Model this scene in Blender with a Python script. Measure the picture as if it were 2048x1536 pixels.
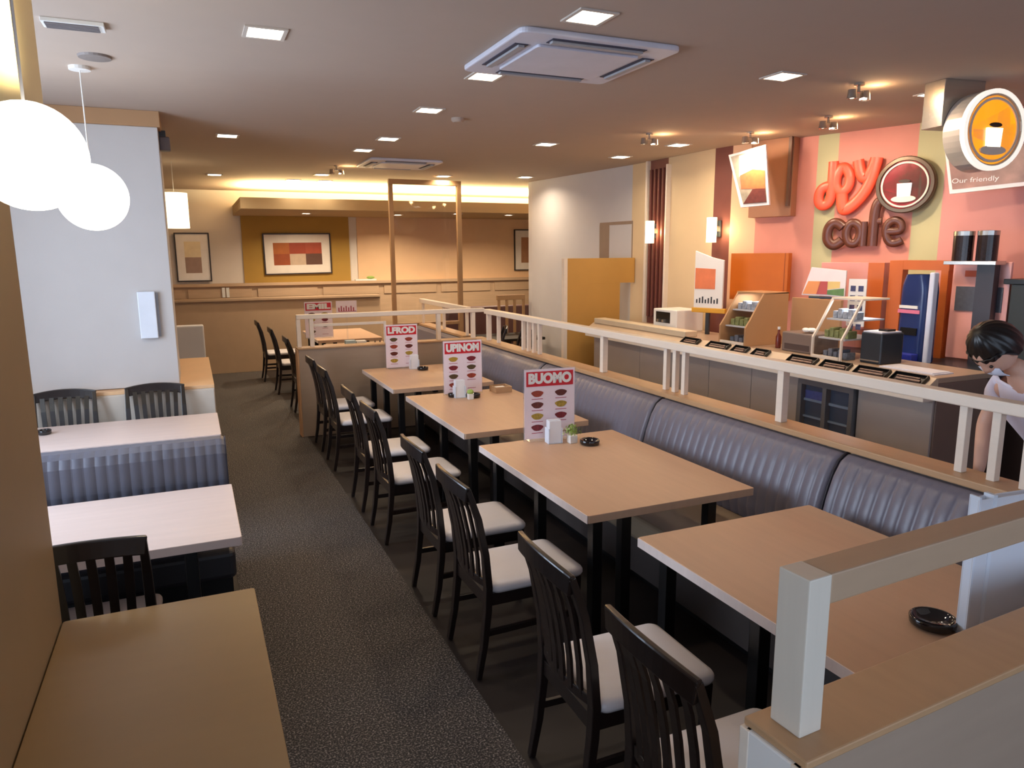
import bpy, bmesh, math, random
from mathutils import Vector, Matrix, Euler
random.seed(7)
PI = math.pi
for o in list(bpy.data.objects): bpy.data.objects.remove(o)
sc = bpy.context.scene
C = sc.collection

# ------------------------------------------------------------------ camera, world, exposure
def cam_setup():
    yaw, pit, rol = (math.radians(a) for a in (23.67, 10.16, 0.4))
    cy, sy, cp, sp, cr, sr = math.cos(yaw), math.sin(yaw), math.cos(pit), math.sin(pit), math.cos(rol), math.sin(rol)
    fw = Vector((sy*cp, cy*cp, -sp)); rt = Vector((cy, -sy, 0)); dn = fw.cross(rt)
    r2 = cr*rt + sr*dn; d2 = -sr*rt + cr*dn
    cd = bpy.data.cameras.new('camera'); co = bpy.data.objects.new('camera', cd); C.objects.link(co)
    M = Matrix((r2, -d2, -fw)).transposed().to_4x4(); M.translation = Vector((0, 0, 2.0))
    co.matrix_world = M
    cd.sensor_width = 36; cd.lens = 1451/2048*36; cd.clip_start = 0.05
    sc.camera = co
cam_setup()
w = bpy.data.worlds.new('world'); sc.world = w; w.use_nodes = True
bg = w.node_tree.nodes['Background']; bg.inputs[0].default_value = (0.62, 0.76, 1.0, 1); bg.inputs[1].default_value = 1.6
sc.view_settings.view_transform = 'Standard'; sc.view_settings.look = 'None'
sc.view_settings.exposure = -0.22; sc.view_settings.gamma = 1; sc.view_settings.use_curve_mapping = False
CEIL = 3.13

def area(name, loc, rot, sx, sy, power, col, spread=PI, parent=None):
    l = bpy.data.lights.new(name, 'AREA'); l.shape = 'RECTANGLE'; l.size = sx; l.size_y = sy
    l.energy = power; l.color = col; l.spread = spread
    o = bpy.data.objects.new(name, l); C.objects.link(o); o.location = loc; o.rotation_euler = rot
    if parent: o.parent = parent
    return o
WARM = (1.0, 0.80, 0.56); DAY = (0.66, 0.80, 1.0)
# daylight outside the left windows and outside the shop front behind the camera
area('daylight_left', (-2.35, 4.35, 1.9), (0, math.radians(-90), 0), 1.7, 2.5, 190, DAY)
area('daylight_front', (2.6, -2.5, 1.9), (math.radians(-96), 0, PI), 5.0, 1.8, 35, DAY)
area('daylight_entrance', (-1.2, -.95, 1.5), (0, math.radians(-90), 0), 2.2, 1.8, 60, DAY)

# ------------------------------------------------------------------ materials
def s2l(c):
    f = lambda v: v/12.92 if v <= 0.04045 else ((v+0.055)/1.055)**2.4
    return tuple(f(v/255) for v in c)
MATS = {}
def mat(name, rgb, rough=0.5, metal=0.0, var=0.06, scale=6, bump=0.0, stretch=None, emit=None, es=0, spec=None, coat=0, bscale=None):
    if name in MATS: return MATS[name]
    m = bpy.data.materials.new(name); m.use_nodes = True; nt = m.node_tree; N = nt.nodes; L = nt.links
    b = N['Principled BSDF']; col = s2l(rgb)
    tc = N.new('ShaderNodeTexCoord'); mp = N.new('ShaderNodeMapping'); L.new(tc.outputs['Object'], mp.inputs[0])
    if stretch: mp.inputs['Scale'].default_value = stretch
    nz = N.new('ShaderNodeTexNoise'); nz.inputs['Scale'].default_value = scale; nz.inputs['Detail'].default_value = 6
    L.new(mp.outputs[0], nz.inputs[0])
    mx = N.new('ShaderNodeMix'); mx.data_type = 'RGBA'
    mx.inputs[6].default_value = tuple(max(0, c*(1-var*1.6)) for c in col) + (1,)
    mx.inputs[7].default_value = tuple(min(1, c*(1+var*1.6)) for c in col) + (1,)
    L.new(nz.outputs[0], mx.inputs[0]); L.new(mx.outputs[2], b.inputs['Base Color'])
    b.inputs['Roughness'].default_value = rough; b.inputs['Metallic'].default_value = metal
    if spec is not None: b.inputs['Specular IOR Level'].default_value = spec
    if coat: b.inputs['Coat Weight'].default_value = coat; b.inputs['Coat Roughness'].default_value = 0.15
    if bump:
        bn = N.new('ShaderNodeBump'); bn.inputs['Strength'].default_value = bump; bn.inputs['Distance'].default_value = 0.01
        n2 = N.new('ShaderNodeTexNoise'); n2.inputs['Scale'].default_value = bscale or scale*6; n2.inputs['Detail'].default_value = 4
        L.new(mp.outputs[0], n2.inputs[0]); L.new(n2.outputs[0], bn.inputs['Height']); L.new(bn.outputs[0], b.inputs['Normal'])
    if emit:
        b.inputs['Emission Color'].default_value = s2l(emit) + (1,); b.inputs['Emission Strength'].default_value = es
    MATS[name] = m; return m
def glassmat(name, tint=(1, 1, 1), refl=0.08, haze=0.0, hcol=(0.9, 0.93, 1)):
    if name in MATS: return MATS[name]
    m = bpy.data.materials.new(name); m.use_nodes = True; nt = m.node_tree; N = nt.nodes; L = nt.links
    N.remove(N['Principled BSDF']); out = N['Material Output']
    t = N.new('ShaderNodeBsdfTransparent'); t.inputs[0].default_value = tint + (1,)
    g = N.new('ShaderNodeBsdfGlossy'); g.inputs['Roughness'].default_value = 0.03
    fr = N.new('ShaderNodeFresnel'); fr.inputs[0].default_value = 1.45
    mr = N.new('ShaderNodeMath'); mr.operation = 'MULTIPLY_ADD'; mr.inputs[1].default_value = 0.9; mr.inputs[2].default_value = refl*0.3
    L.new(fr.outputs[0], mr.inputs[0])
    ge = N.new('ShaderNodeNewGeometry'); iv = N.new('ShaderNodeMath'); iv.operation = 'SUBTRACT'; iv.inputs[0].default_value = 1; L.new(ge.outputs['Backfacing'], iv.inputs[1])
    ml = N.new('ShaderNodeMath'); ml.operation = 'MULTIPLY'; L.new(mr.outputs[0], ml.inputs[0]); L.new(iv.outputs[0], ml.inputs[1]); mr = ml
    mx = N.new('ShaderNodeMixShader'); L.new(mr.outputs[0], mx.inputs[0]); L.new(t.outputs[0], mx.inputs[1]); L.new(g.outputs[0], mx.inputs[2])
    last = mx
    if haze:
        d = N.new('ShaderNodeBsdfDiffuse'); d.inputs[0].default_value = hcol + (1,)
        m2 = N.new('ShaderNodeMixShader'); m2.inputs[0].default_value = haze
        L.new(mx.outputs[0], m2.inputs[1]); L.new(d.outputs[0], m2.inputs[2]); last = m2
    L.new(last.outputs[0], out.inputs[0]); MATS[name] = m; return m
def carpetmat():
    m = bpy.data.materials.new('speckled_carpet'); m.use_nodes = True; nt = m.node_tree; N = nt.nodes; L = nt.links
    b = N['Principled BSDF']; tc = N.new('ShaderNodeTexCoord')
    n1 = N.new('ShaderNodeTexNoise'); n1.inputs['Scale'].default_value = 115; n1.inputs['Detail'].default_value = 3; n1.inputs['Roughness'].default_value = 0.75
    n2 = N.new('ShaderNodeTexNoise'); n2.inputs['Scale'].default_value = 1.2
    L.new(tc.outputs['Object'], n1.inputs[0]); L.new(tc.outputs['Object'], n2.inputs[0])
    cr = N.new('ShaderNodeValToRGB'); e = cr.color_ramp.elements
    e[0].position = 0.40; e[0].color = s2l((22, 21, 23)) + (1,); e[1].position = 0.70; e[1].color = s2l((196, 184, 176)) + (1,)
    k = e.new(0.52); k.color = s2l((62, 54, 51)) + (1,)
    L.new(n1.outputs[0], cr.inputs[0])
    mx = N.new('ShaderNodeMix'); mx.data_type = 'RGBA'; mx.blend_type = 'MULTIPLY'; mx.inputs[0].default_value = 0.35
    L.new(cr.outputs[0], mx.inputs[6]); L.new(n2.outputs[0], mx.inputs[7]); L.new(mx.outputs[2], b.inputs['Base Color'])
    b.inputs['Roughness'].default_value = 0.75
    bn = N.new('ShaderNodeBump'); bn.inputs['Strength'].default_value = 0.5; bn.inputs['Distance'].default_value = 0.004
    L.new(n1.outputs[0], bn.inputs['Height']); L.new(bn.outputs[0], b.inputs['Normal'])
    return m
WS = (1, 10, 10)
M_ceil = mat('ceiling_paint', (186, 168, 154), .9, var=.02)
M_wall = mat('pale_wall_paint', (222, 214, 206), .85, var=.02)
M_wallL = mat('warm_wall_paint', (150, 126, 92), .6, var=.03)
M_pillar = mat('pillar_paint', (200, 195, 192), .8, var=.02)
M_band = mat('tan_band', (178, 138, 100), .8, var=.03)
M_carpet = carpetmat()
M_dfloor = mat('dark_brown_floor', (34, 25, 23), .55, var=.1, scale=3)
M_top = mat('beech_tabletop', (196, 160, 132), .42, var=.05, scale=3, stretch=(9, 1, 1), spec=.35)
M_topL = mat('pale_tabletop', (220, 200, 192), .36, var=.05, scale=3, stretch=(1, 9, 1), spec=.4)
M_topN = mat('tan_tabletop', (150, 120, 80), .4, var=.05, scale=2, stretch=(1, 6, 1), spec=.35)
M_edge = mat('pale_edge_band', (232, 214, 206), .4, var=.05, scale=5, stretch=(1, 8, 1))
M_black = mat('black_metal', (16, 15, 16), .35, var=.1)
M_chair = mat('dark_wenge_wood', (30, 20, 17), .32, var=.25, scale=10, stretch=(4, 4, .5), coat=.25)
M_seat = mat('pale_seat_vinyl', (216, 210, 212), .45, var=.03, bump=.05)
M_cream = mat('cream_rail', (234, 220, 204), .4, var=.03, scale=8, stretch=(1, 1, 6))
M_white = mat('white_paint', (232, 230, 226), .5, var=.02)
M_partn = mat('taupe_laminate', (166, 146, 128), .5, var=.05, scale=3, stretch=(1, 1, 8))
M_beige = mat('beige_laminate', (188, 158, 124), .5, var=.04, scale=3, stretch=(1, 6, 6))
M_ledge = mat('honey_wood_ledge', (188, 150, 112), .38, var=.07, scale=4, stretch=(6, 1, 6))
M_tan = mat('tan_wood', (196, 152, 112), .5, var=.12, scale=6, stretch=(8, 8, .7))
M_banq = mat('lavender_grey_vinyl', (114, 110, 123), .38, var=.05, scale=10, spec=.55, bump=.06)
M_banqb = mat('slate_blue_vinyl', (92, 93, 106), .42, var=.08, scale=8, stretch=(3, 3, 1), spec=.5)
M_bseat = mat('taupe_seat_vinyl', (150, 130, 108), .3, var=.05)
M_pipe = mat('dark_piping', (40, 36, 44), .5)
M_grey = mat('grey_panel', (176, 166, 160), .35, var=.03, metal=.1)
M_graph = mat('graphite', (44, 50, 58), .35, var=.08)
M_steel = mat('brushed_steel', (190, 186, 180), .25, metal=.9, var=.05, scale=5, stretch=(1, 1, 20))
M_pane = glassmat('clear_glass')
M_acr = glassmat('clear_acrylic', (0.97, 0.98, 1), .1, haze=.04)
M_acrw = glassmat('milky_acrylic', (0.95, 0.97, 1), .3, haze=.7, hcol=(.88, .92, 1))
M_ash = mat('black_glass', (10, 12, 20), .06, spec=.8)
M_lamp = mat('lamp_glow', (255, 250, 240), .5, emit=(255, 240, 215), es=16)
M_globe = mat('globe_glow', (255, 255, 252), .5, emit=(255, 246, 230), es=3.6)
M_shade = mat('shade_glow', (255, 246, 225), .5, emit=(255, 236, 190), es=3.2)
M_cove = mat('cove_tube', (255, 240, 200), .5, emit=(255, 228, 160), es=16)
M_red = mat('menu_red', (200, 26, 40), .4)
M_paper = mat('menu_paper', (238, 222, 230), .4, var=.03)

# ------------------------------------------------------------------ mesh helpers
class B:
    def __init__(s): s.v = []; s.f = []; s.m = []; s.cur = 0
    def add(s, vs, fs):
        n = len(s.v); s.v += [tuple(p) for p in vs]
        for f in fs: s.f.append(tuple(n+i for i in f)); s.m.append(s.cur)
        return s
    def box(s, x0, x1, y0, y1, z0, z1):
        vs = [(x, y, z) for z in (z0, z1) for y in (y0, y1) for x in (x0, x1)]
        return s.add(vs, [(0, 2, 3, 1), (4, 5, 7, 6), (0, 1, 5, 4), (2, 6, 7, 3), (0, 4, 6, 2), (1, 3, 7, 5)])
    def prism(s, pts, ax, a0, a1):
        # pts: 2D outline; ax: extrusion axis 'x','y','z'
        def P(p, a):
            return {'x': (a, p[0], p[1]), 'y': (p[0], a, p[1]), 'z': (p[0], p[1], a)}[ax]
        n = len(pts); vs = [P(p, a0) for p in pts] + [P(p, a1) for p in pts]
        fs = [tuple(range(n))[::-1], tuple(range(n, 2*n))] + [(i, (i+1) % n, n+(i+1) % n, n+i) for i in range(n)]
        return s.add(vs, fs)
    def bar(s, pts, w, d, up=(0, 0, 1)):
        # swept rectangular bar along pts, w sideways, d along the other axis; w/d may be lists
        pts = [Vector(p) for p in pts]; n = len(pts); up = Vector(up); vs = []
        for i, p in enumerate(pts):
            t = (pts[min(i+1, n-1)] - pts[max(i-1, 0)]).normalized()
            a = t.cross(up)
            if a.length < 1e-3: a = t.cross(Vector((0, 1, 0)))
            a.normalize(); b = a.cross(t).normalized()
            W = (w[i] if isinstance(w, (list, tuple)) else w)/2; D = (d[i] if isinstance(d, (list, tuple)) else d)/2
            vs += [p-a*W-b*D, p+a*W-b*D, p+a*W+b*D, p-a*W+b*D]
        fs = [(3, 2, 1, 0), (4*n-4, 4*n-3, 4*n-2, 4*n-1)]
        for i in range(n-1):
            for k in range(4): fs.append((4*i+k, 4*i+(k+1) % 4, 4*i+4+(k+1) % 4, 4*i+4+k))
        return s.add(vs, fs)
    def tube(s, pts, r, n=10):
        pts = [Vector(p) for p in pts]; m = len(pts); vs = []
        for i, p in enumerate(pts):
            t = (pts[min(i+1, m-1)] - pts[max(i-1, 0)]).normalized()
            a = t.cross(Vector((0, 0, 1)))
            if a.length < 1e-3: a = t.cross(Vector((0, 1, 0)))
            a.normalize(); b = a.cross(t); R = r[i] if isinstance(r, (list, tuple)) else r
            vs += [p + (a*math.cos(2*PI*k/n) + b*math.sin(2*PI*k/n))*R for k in range(n)]
        fs = [tuple(range(n))[::-1], tuple(range(n*(m-1), n*m))]
        for i in range(m-1):
            for k in range(n): fs.append((n*i+k, n*i+(k+1) % n, n*(i+1)+(k+1) % n, n*(i+1)+k))
        return s.add(vs, fs)
    def lathe(s, prof, n=28, c=(0, 0, 0), axis='z'):
        ring = prof[0] == prof[-1]
        vs = []
        for r, z in prof:
            for k in range(n):
                a = 2*PI*k/n; x, y = r*math.cos(a), r*math.sin(a)
                vs.append((c[0]+x, c[1]+y, c[2]+z) if axis == 'z' else (c[0]+x, c[1]+z, c[2]+y))
        fs = []
        for i in range(len(prof)-1):
            for k in range(n): fs.append((n*i+k, n*i+(k+1) % n, n*(i+1)+(k+1) % n, n*(i+1)+k))
        if prof[0][0] > 1e-6 and not ring: fs.append(tuple(range(n))[::-1])
        if prof[-1][0] > 1e-6 and not ring: fs.append(tuple(range(n*(len(prof)-1), n*len(prof))))
        return s.add(vs, fs)
    def sphere(s, c, r, sz=None, n=24, m=14):
        sz = sz or (1, 1, 1); vs = []
        for i in range(m+1):
            t = PI*i/m
            for k in range(n):
                a = 2*PI*k/n
                vs.append((c[0]+r*sz[0]*math.sin(t)*math.cos(a), c[1]+r*sz[1]*math.sin(t)*math.sin(a), c[2]+r*sz[2]*math.cos(t)))
        fs = [(n*i+k, n*i+n+k, n*i+n+(k+1) % n, n*i+(k+1) % n) for i in range(m) for k in range(n)]
        return s.add(vs, fs)
    def grid(s, fn, nu, nv):
        vs = [fn(i/nu, j/nv) for i in range(nu+1) for j in range(nv+1)]
        fs = [(i*(nv+1)+j, (i+1)*(nv+1)+j, (i+1)*(nv+1)+j+1, i*(nv+1)+j+1) for i in range(nu) for j in range(nv)]
        return s.add(vs, fs)
    def build(s, name, m, parent=None, bev=0, smooth=False, loc=None, rz=0, seg=2):
        me = bpy.data.meshes.new(name); me.from_pydata(s.v, [], s.f)
        bm = bmesh.new(); bm.from_mesh(me); bmesh.ops.remove_doubles(bm, verts=bm.verts, dist=1e-6)
        bmesh.ops.recalc_face_normals(bm, faces=bm.faces)
        bm.to_mesh(me); bm.free()
        for k in (m if isinstance(m, (list, tuple)) else [m]): me.materials.append(k)
        if isinstance(m, (list, tuple)) and len(me.polygons) == len(s.m):
            for p, k in zip(me.polygons, s.m): p.material_index = k
        if smooth:
            for p in me.polygons: p.use_smooth = True
        o = bpy.data.objects.new(name, me); C.objects.link(o)
        if parent: o.parent = parent
        if loc: o.location = loc
        o.rotation_euler[2] = rz
        if bev:
            b = o.modifiers.new('bevel', 'BEVEL'); b.width = bev; b.segments = seg; b.limit_method = 'ANGLE'; b.angle_limit = math.radians(40)
        return o
def tag(o, label, cat, group=None):
    o['label'] = label; o['category'] = cat
    if group: o['group'] = group
    return o
def thing(name, label, cat, loc=(0, 0, 0), rz=0, group=None):
    o = bpy.data.objects.new(name, None); C.objects.link(o); o.empty_display_size = .05
    o.location = loc; o.rotation_euler = (0, 0, rz); return tag(o, label, cat, group)
def struct(name, b, m, bev=0, **k):
    o = b.build(name, m, bev=bev, **k); o['kind'] = 'structure'; return o
def dup(root, loc, rz, label, group=None):
    r = root.copy(); C.objects.link(r); r.location = loc; r.rotation_euler = (0, 0, rz); r['label'] = label
    if group: r['group'] = group
    def rec(src, dst):
        for ch in list(src.children):
            c = ch.copy(); C.objects.link(c); c.parent = dst; rec(ch, c)
    rec(root, r); return r
def textobj(name, txt, size, m, parent, loc, rot=(PI/2, 0, 0), ext=.002, off=0.0, w=None, bevel=0, align='CENTER', h=None):
    cu = bpy.data.curves.new(name, 'FONT'); cu.body = txt; cu.size = size; cu.extrude = ext; cu.offset = off
    cu.bevel_depth = bevel; cu.align_x = align; cu.align_y = 'CENTER'; cu.resolution_u = 4
    t = bpy.data.objects.new(name, cu); C.objects.link(t); bpy.context.view_layer.update()
    me = bpy.data.meshes.new_from_object(t.evaluated_get(bpy.context.evaluated_depsgraph_get()))
    bpy.data.objects.remove(t)
    xs = [v.co.x for v in me.vertices]; ys = [v.co.y for v in me.vertices]
    fx = w/(max(xs)-min(xs)) if w else 1; fy = h/(max(ys)-min(ys)) if h else 1
    for v in me.vertices: v.co.x *= fx; v.co.y *= fy
    me.materials.clear(); me.materials.append(m)
    o = bpy.data.objects.new(name, me); C.objects.link(o); o.location = loc; o.rotation_euler = rot
    if parent: o.parent = parent
    return o
def rrect(x0, x1, y0, y1, r, n=5):
    out = []
    for cx, cy, a0 in ((x1-r, y1-r, 0), (x0+r, y1-r, 90), (x0+r, y0+r, 180), (x1-r, y0+r, 270)):
        for k in range(n+1):
            a = math.radians(a0+90*k/n); out.append((cx+r*math.cos(a), cy+r*math.sin(a)))
    return out

# ------------------------------------------------------------------ room shell
struct('floor', B().box(0.13, 1.08, -2.2, 14.2, -.06, 0), M_carpet)
struct('floor', B().box(1.08, 9.2, -2.2, 14.2, -.06, -0.004).box(-2.4, 0.13, -2.2, 14.2, -.06, -0.004), M_dfloor)
struct('ceiling', B().box(-2.4, 9.2, -2.2, 14.2, CEIL, CEIL+.1), M_ceil)
struct('wall_back', B().box(-2.4, 9.2, 14.0, 14.15, 0, CEIL), M_wall)
struct('wall_far_right', B().box(9.05, 9.2, 10.9, 14.0, 0, CEIL), M_wall)
b = B(); b.box(-2.1, -1.95, -2.2, 3.1, 0, CEIL); b.box(-2.1, -1.95, 5.6, 14.0, 0, CEIL); b.box(-2.1, -1.95, 3.1, 5.6, 0, .95); b.box(-2.1, -1.95, 3.1, 5.6, 2.75, CEIL)
struct('wall_left', b, M_wall)
struct('wall_left_stub', B().box(-.66, -.502, 0, 2.79, 0, CEIL), M_wallL, bev=.004)
b = B(); b.box(-.5, 0, -2.2, -2.05, 0, CEIL); b.box(5.4, 6.4, -2.2, -2.05, 0, CEIL); b.box(0, 5.4, -2.2, -2.05, 0, .9); b.box(0, 5.4, -2.2, -2.05, 2.8, CEIL)
struct('wall_front', b, M_wall)
for n, (x0, x1, y0, y1, z0, z1, ax) in enumerate([(-2.07, -1.98, 3.1, 5.6, .95, 2.75, 'x'), (0, 5.4, -2.17, -2.08, .9, 2.8, 'y')]):
    b = B(); t = .06
    if ax == 'x':
        b.box(x0, x1, y0, y1, z0, z0+t).box(x0, x1, y0, y1, z1-t, z1)
        for k in range(4):
            yy = y0 + (y1-y0-t)*k/3; b.box(x0, x1, yy, yy+t, z0+t, z1-t)
    else:
        b.box(x0, x1, y0, y1, z0, z0+t).box(x0, x1, y0, y1, z1-t, z1)
        for k in range(5):
            xx = x0 + (x1-x0-t)*k/4; b.box(xx, xx+t, y0, y1, z0+t, z1-t)
    f = struct('window_%d' % (n+2), b, M_white)
    g = B()
    if ax == 'x': g.box(-2.03, -2.02, y0, y1, z0, z1)
    else: g.box(x0, x1, -2.13, -2.12, z0, z1)
    g.build('pane', M_pane, f)

struct('wall_bulkhead', B().box(-1.94, -.435, 2.83, 3.2, 2.42, CEIL), mat('cream_bulkhead', (240, 222, 176), .8, var=.02), bev=.003)
# right wall: a bent run of vertical colour stripes
M_lgrey = mat('wall_light_grey', (205, 202, 204), .8, var=.02); M_wc = mat('wall_cream', (226, 200, 160), .8, var=.02)
M_mar = mat('wall_maroon', (126, 74, 66), .45, var=.06); M_peach = mat('wall_peach', (238, 196, 160), .8, var=.02)
M_pink = mat('wall_salmon', (220, 150, 134), .8, var=.03); M_green = mat('wall_sage', (192, 190, 148), .8, var=.02)
M_rose = mat('wall_rose', (214, 152, 146), .8, var=.02)
WP = [(9.05, 10.9), (5.1, 10.8), (5.38, 8.31), (5.39, 7.92), (5.40, 7.56), (5.42, 6.72), (5.46, 6.48), (5.57, 6.21), (5.79, 5.62), (5.86, 5.43), (6.1, 4.76), (6.13, 4.5), (6.3, 2.5), (6.3, -2.2)]
WM = [M_lgrey, M_lgrey, M_wc, M_mar, M_wc, M_mar, M_peach, M_pink, M_green, M_pink, M_green, M_rose, M_rose]
mats = []; b = B()
for i, ((ax_, ay), (bx, by)) in enumerate(zip(WP, WP[1:])):
    if WM[i] not in mats: mats.append(WM[i])
    b.cur = mats.index(WM[i])
    dx, dy = bx-ax_, by-ay; l = math.hypot(dx, dy); nx, ny = (-dy/l*.12, dx/l*.12)
    if nx < 0: nx, ny = -nx, -ny
    if i == 0: nx, ny = 0, .12
    b.add([(ax_, ay, 0), (bx, by, 0), (bx+nx, by+ny, 0), (ax_+nx, ay+ny, 0), (ax_, ay, CEIL), (bx, by, CEIL), (bx+nx, by+ny, CEIL), (ax_+nx, ay+ny, CEIL)],
          [(0, 1, 5, 4), (1, 2, 6, 5), (2, 3, 7, 6), (3, 0, 4, 7), (0, 3, 2, 1), (4, 5, 6, 7)])
me = bpy.data.meshes.new('wall_right'); me.from_pydata(b.v, [], b.f)
for k in mats: me.materials.append(k)
for p, k in zip(me.polygons, b.m): p.material_index = k
o = bpy.data.objects.new('wall_right', me); C.objects.link(o); o['kind'] = 'structure'
# slim maroon ribs on the first stripe, plain post between wall and back room
b = B()
for k in range(4): b.box(5.355, 5.39, 7.60+k*.085, 7.635+k*.085, 1.2, 3.02)
struct('trim_1', b, mat('maroon_rib', (112, 64, 58), .4), bev=.006)
struct('trim_2', B().box(5.34, 5.39, 7.925, 7.96, 0, CEIL).box(5.34, 5.405, 7.50, 7.53, 0, 3.05), M_cream, bev=.004)

# back room: dropped soffit with a cove of light, painted panel, wainscot
struct('ceiling_soffit', B().box(.78, 9.0, 11.9, 13.99, 2.70, 2.82).box(.78, 9.0, 11.9, 11.94, 2.82, 2.87).box(.78, .82, 11.94, 13.99, 2.82, 2.87), mat('soffit_paint', (184, 160, 124), .85, var=.02), bev=.004)
t = thing('cove_light', 'long warm light strip glowing along the top of the dropped ceiling at the back', 'light', (0, 0, 0))
B().box(.95, 8.9, 12.1, 12.16, 2.825, 2.855).build('tube', M_cove, t)
area('cove_glow', (4.9, 12.75, 2.88), (PI, 0, 0), 7.9, 1.1, 950, (1, .80, .42), parent=t)
struct('trim_3', B().box(.9, 2.8, 13.975, 13.999, 1.5, 2.7), mat('mustard_paint', (176, 138, 60), .7, var=.04))
b = B(); b.box(-1.9, 9.0, 13.86, 13.99, 0, 1.47); b.box(-1.9, 9.0, 13.80, 13.99, 1.47, 1.52)
for k in range(9): b.box(-1.2+k*1.15, -.15+k*1.15, 13.84, 13.86, 1.27, 1.43)
struct('trim_4', b, mat('tan_wainscot', (196, 166, 136), .55, var=.08, scale=3, stretch=(1, 1, 8)), bev=.003)
struct('wall_low_back', B().box(-1.6, 3.2, 13.35, 13.55, 0, 1.24).box(-1.6, 3.2, 13.3, 13.6, 1.24, 1.28), mat('warm_beige_panel', (180, 152, 124), .6, var=.04), bev=.004)

struct('trim_6', B().box(2.95, 9.0, 13.98, 13.999, 1.5, 2.7), mat('peach_paint', (230, 192, 152), .75, var=.03))
# pillar on the left with its tan collar, low cabinet run in front
struct('wall_pillar', B().box(-1.94, -.145, 6.66, 7.3, .935, CEIL-.12), M_pillar, bev=.004)
struct('trim_5', B().box(-1.94, -.125, 6.64, 7.32, CEIL-.12, CEIL), M_band, bev=.003)
t = thing('low_cabinet', 'waist high grey beige partition cabinet in front of the left pillar, peach top', 'cabinet', (0, 6.56, 0))
B().box(-1.94, .12, 0, 1.85, 0, .90).build('body', mat('pale_laminate', (206, 194, 180), .5, var=.03), t, bev=.004)
B().box(-1.93, .115, -.008, 0, .03, .63).box(-1.93, .115, -.008, 0, .645, .89).build('front_panel', MATS['pale_laminate'], t, bev=.003)
o = B().box(-1.94, .12, 0, 1.85, .90, .93).build('top', mat('peach_top', (232, 188, 142), .45, var=.04), t, bev=.004)
# the base of the room's low wall at the camera end and beyond the last table
def lowwall(name, label, loc, rz, L, T, legposts, end_m, H=1.0):
    t = thing(name, label, 'partition', loc, rz)
    B().box(0, L, 0, T, 0, H-.02).build('panel', M_partn, t, bev=.003)
    B().box(-.012, L, -.01, T+.01, H-.02, H).build('ledge', M_ledge, t, bev=.004)
    B().box(-.02, 0, .0, T, 0, H-.02).build('end_panel', end_m, t, bev=.004)
    return t

# ------------------------------------------------------------------ tables of the middle row
def table(name, label, x0, x1, y0, y1, topm, legs, th=.042, group=None, z=.75, edge=True):
    t = thing(name, label, 'table', ((x0+x1)/2, (y0+y1)/2, 0), 0, group)
    hx, hy = (x1-x0)/2, (y1-y0)/2
    top = B().prism(rrect(-hx+.004, hx, -hy+.001, hy-.001, .012), 'z', z-th, z).build('tabletop', topm, t, bev=.003)
    if edge: o = B().box(-hx, -hx+.004, -hy+.006, hy-.006, z-th, z-.001).build('edge_band', M_edge, t); o['label'] = 'pale edge strip facing the aisle'
    for lx, ly in legs:
        B().box(lx-.028, lx+.028, ly-.028, ly+.028, .012, z-th).box(lx-.05, lx+.05, ly-.05, ly+.05, 0, .012).build('leg', M_black, t, bev=.003)
    return t
def legset(hx, hy):
    return [(-hx+.10, -hy+.10), (-hx+.27, -hy+.10), (hx-.22, -hy+.10), (-hx+.10, hy-.10), (hx-.22, hy-.10), (-hx+.10, 0)]
TB = [('farthest table of the middle row, pale wood, beside the rear partition', 1.67, 2.70, 6.60, 7.96),
      ('pale wood table, second from the rear partition in the middle row', 1.69, 2.70, 4.70, 6.24),
      ('large pale wood table in the centre with the plant pot and tall menu', 1.67, 2.70, 2.91, 4.37),
      ('nearest pale wood table of the middle row, behind the white corner post', 1.74, 2.76, 1.24, 2.59)]
for i, (lab, x0, x1, y0, y1) in enumerate(TB):
    table('dining_table', lab, x0, x1, y0, y1, M_top, legset((x1-x0)/2, (y1-y0)/2), group='tables of the middle row')

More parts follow.
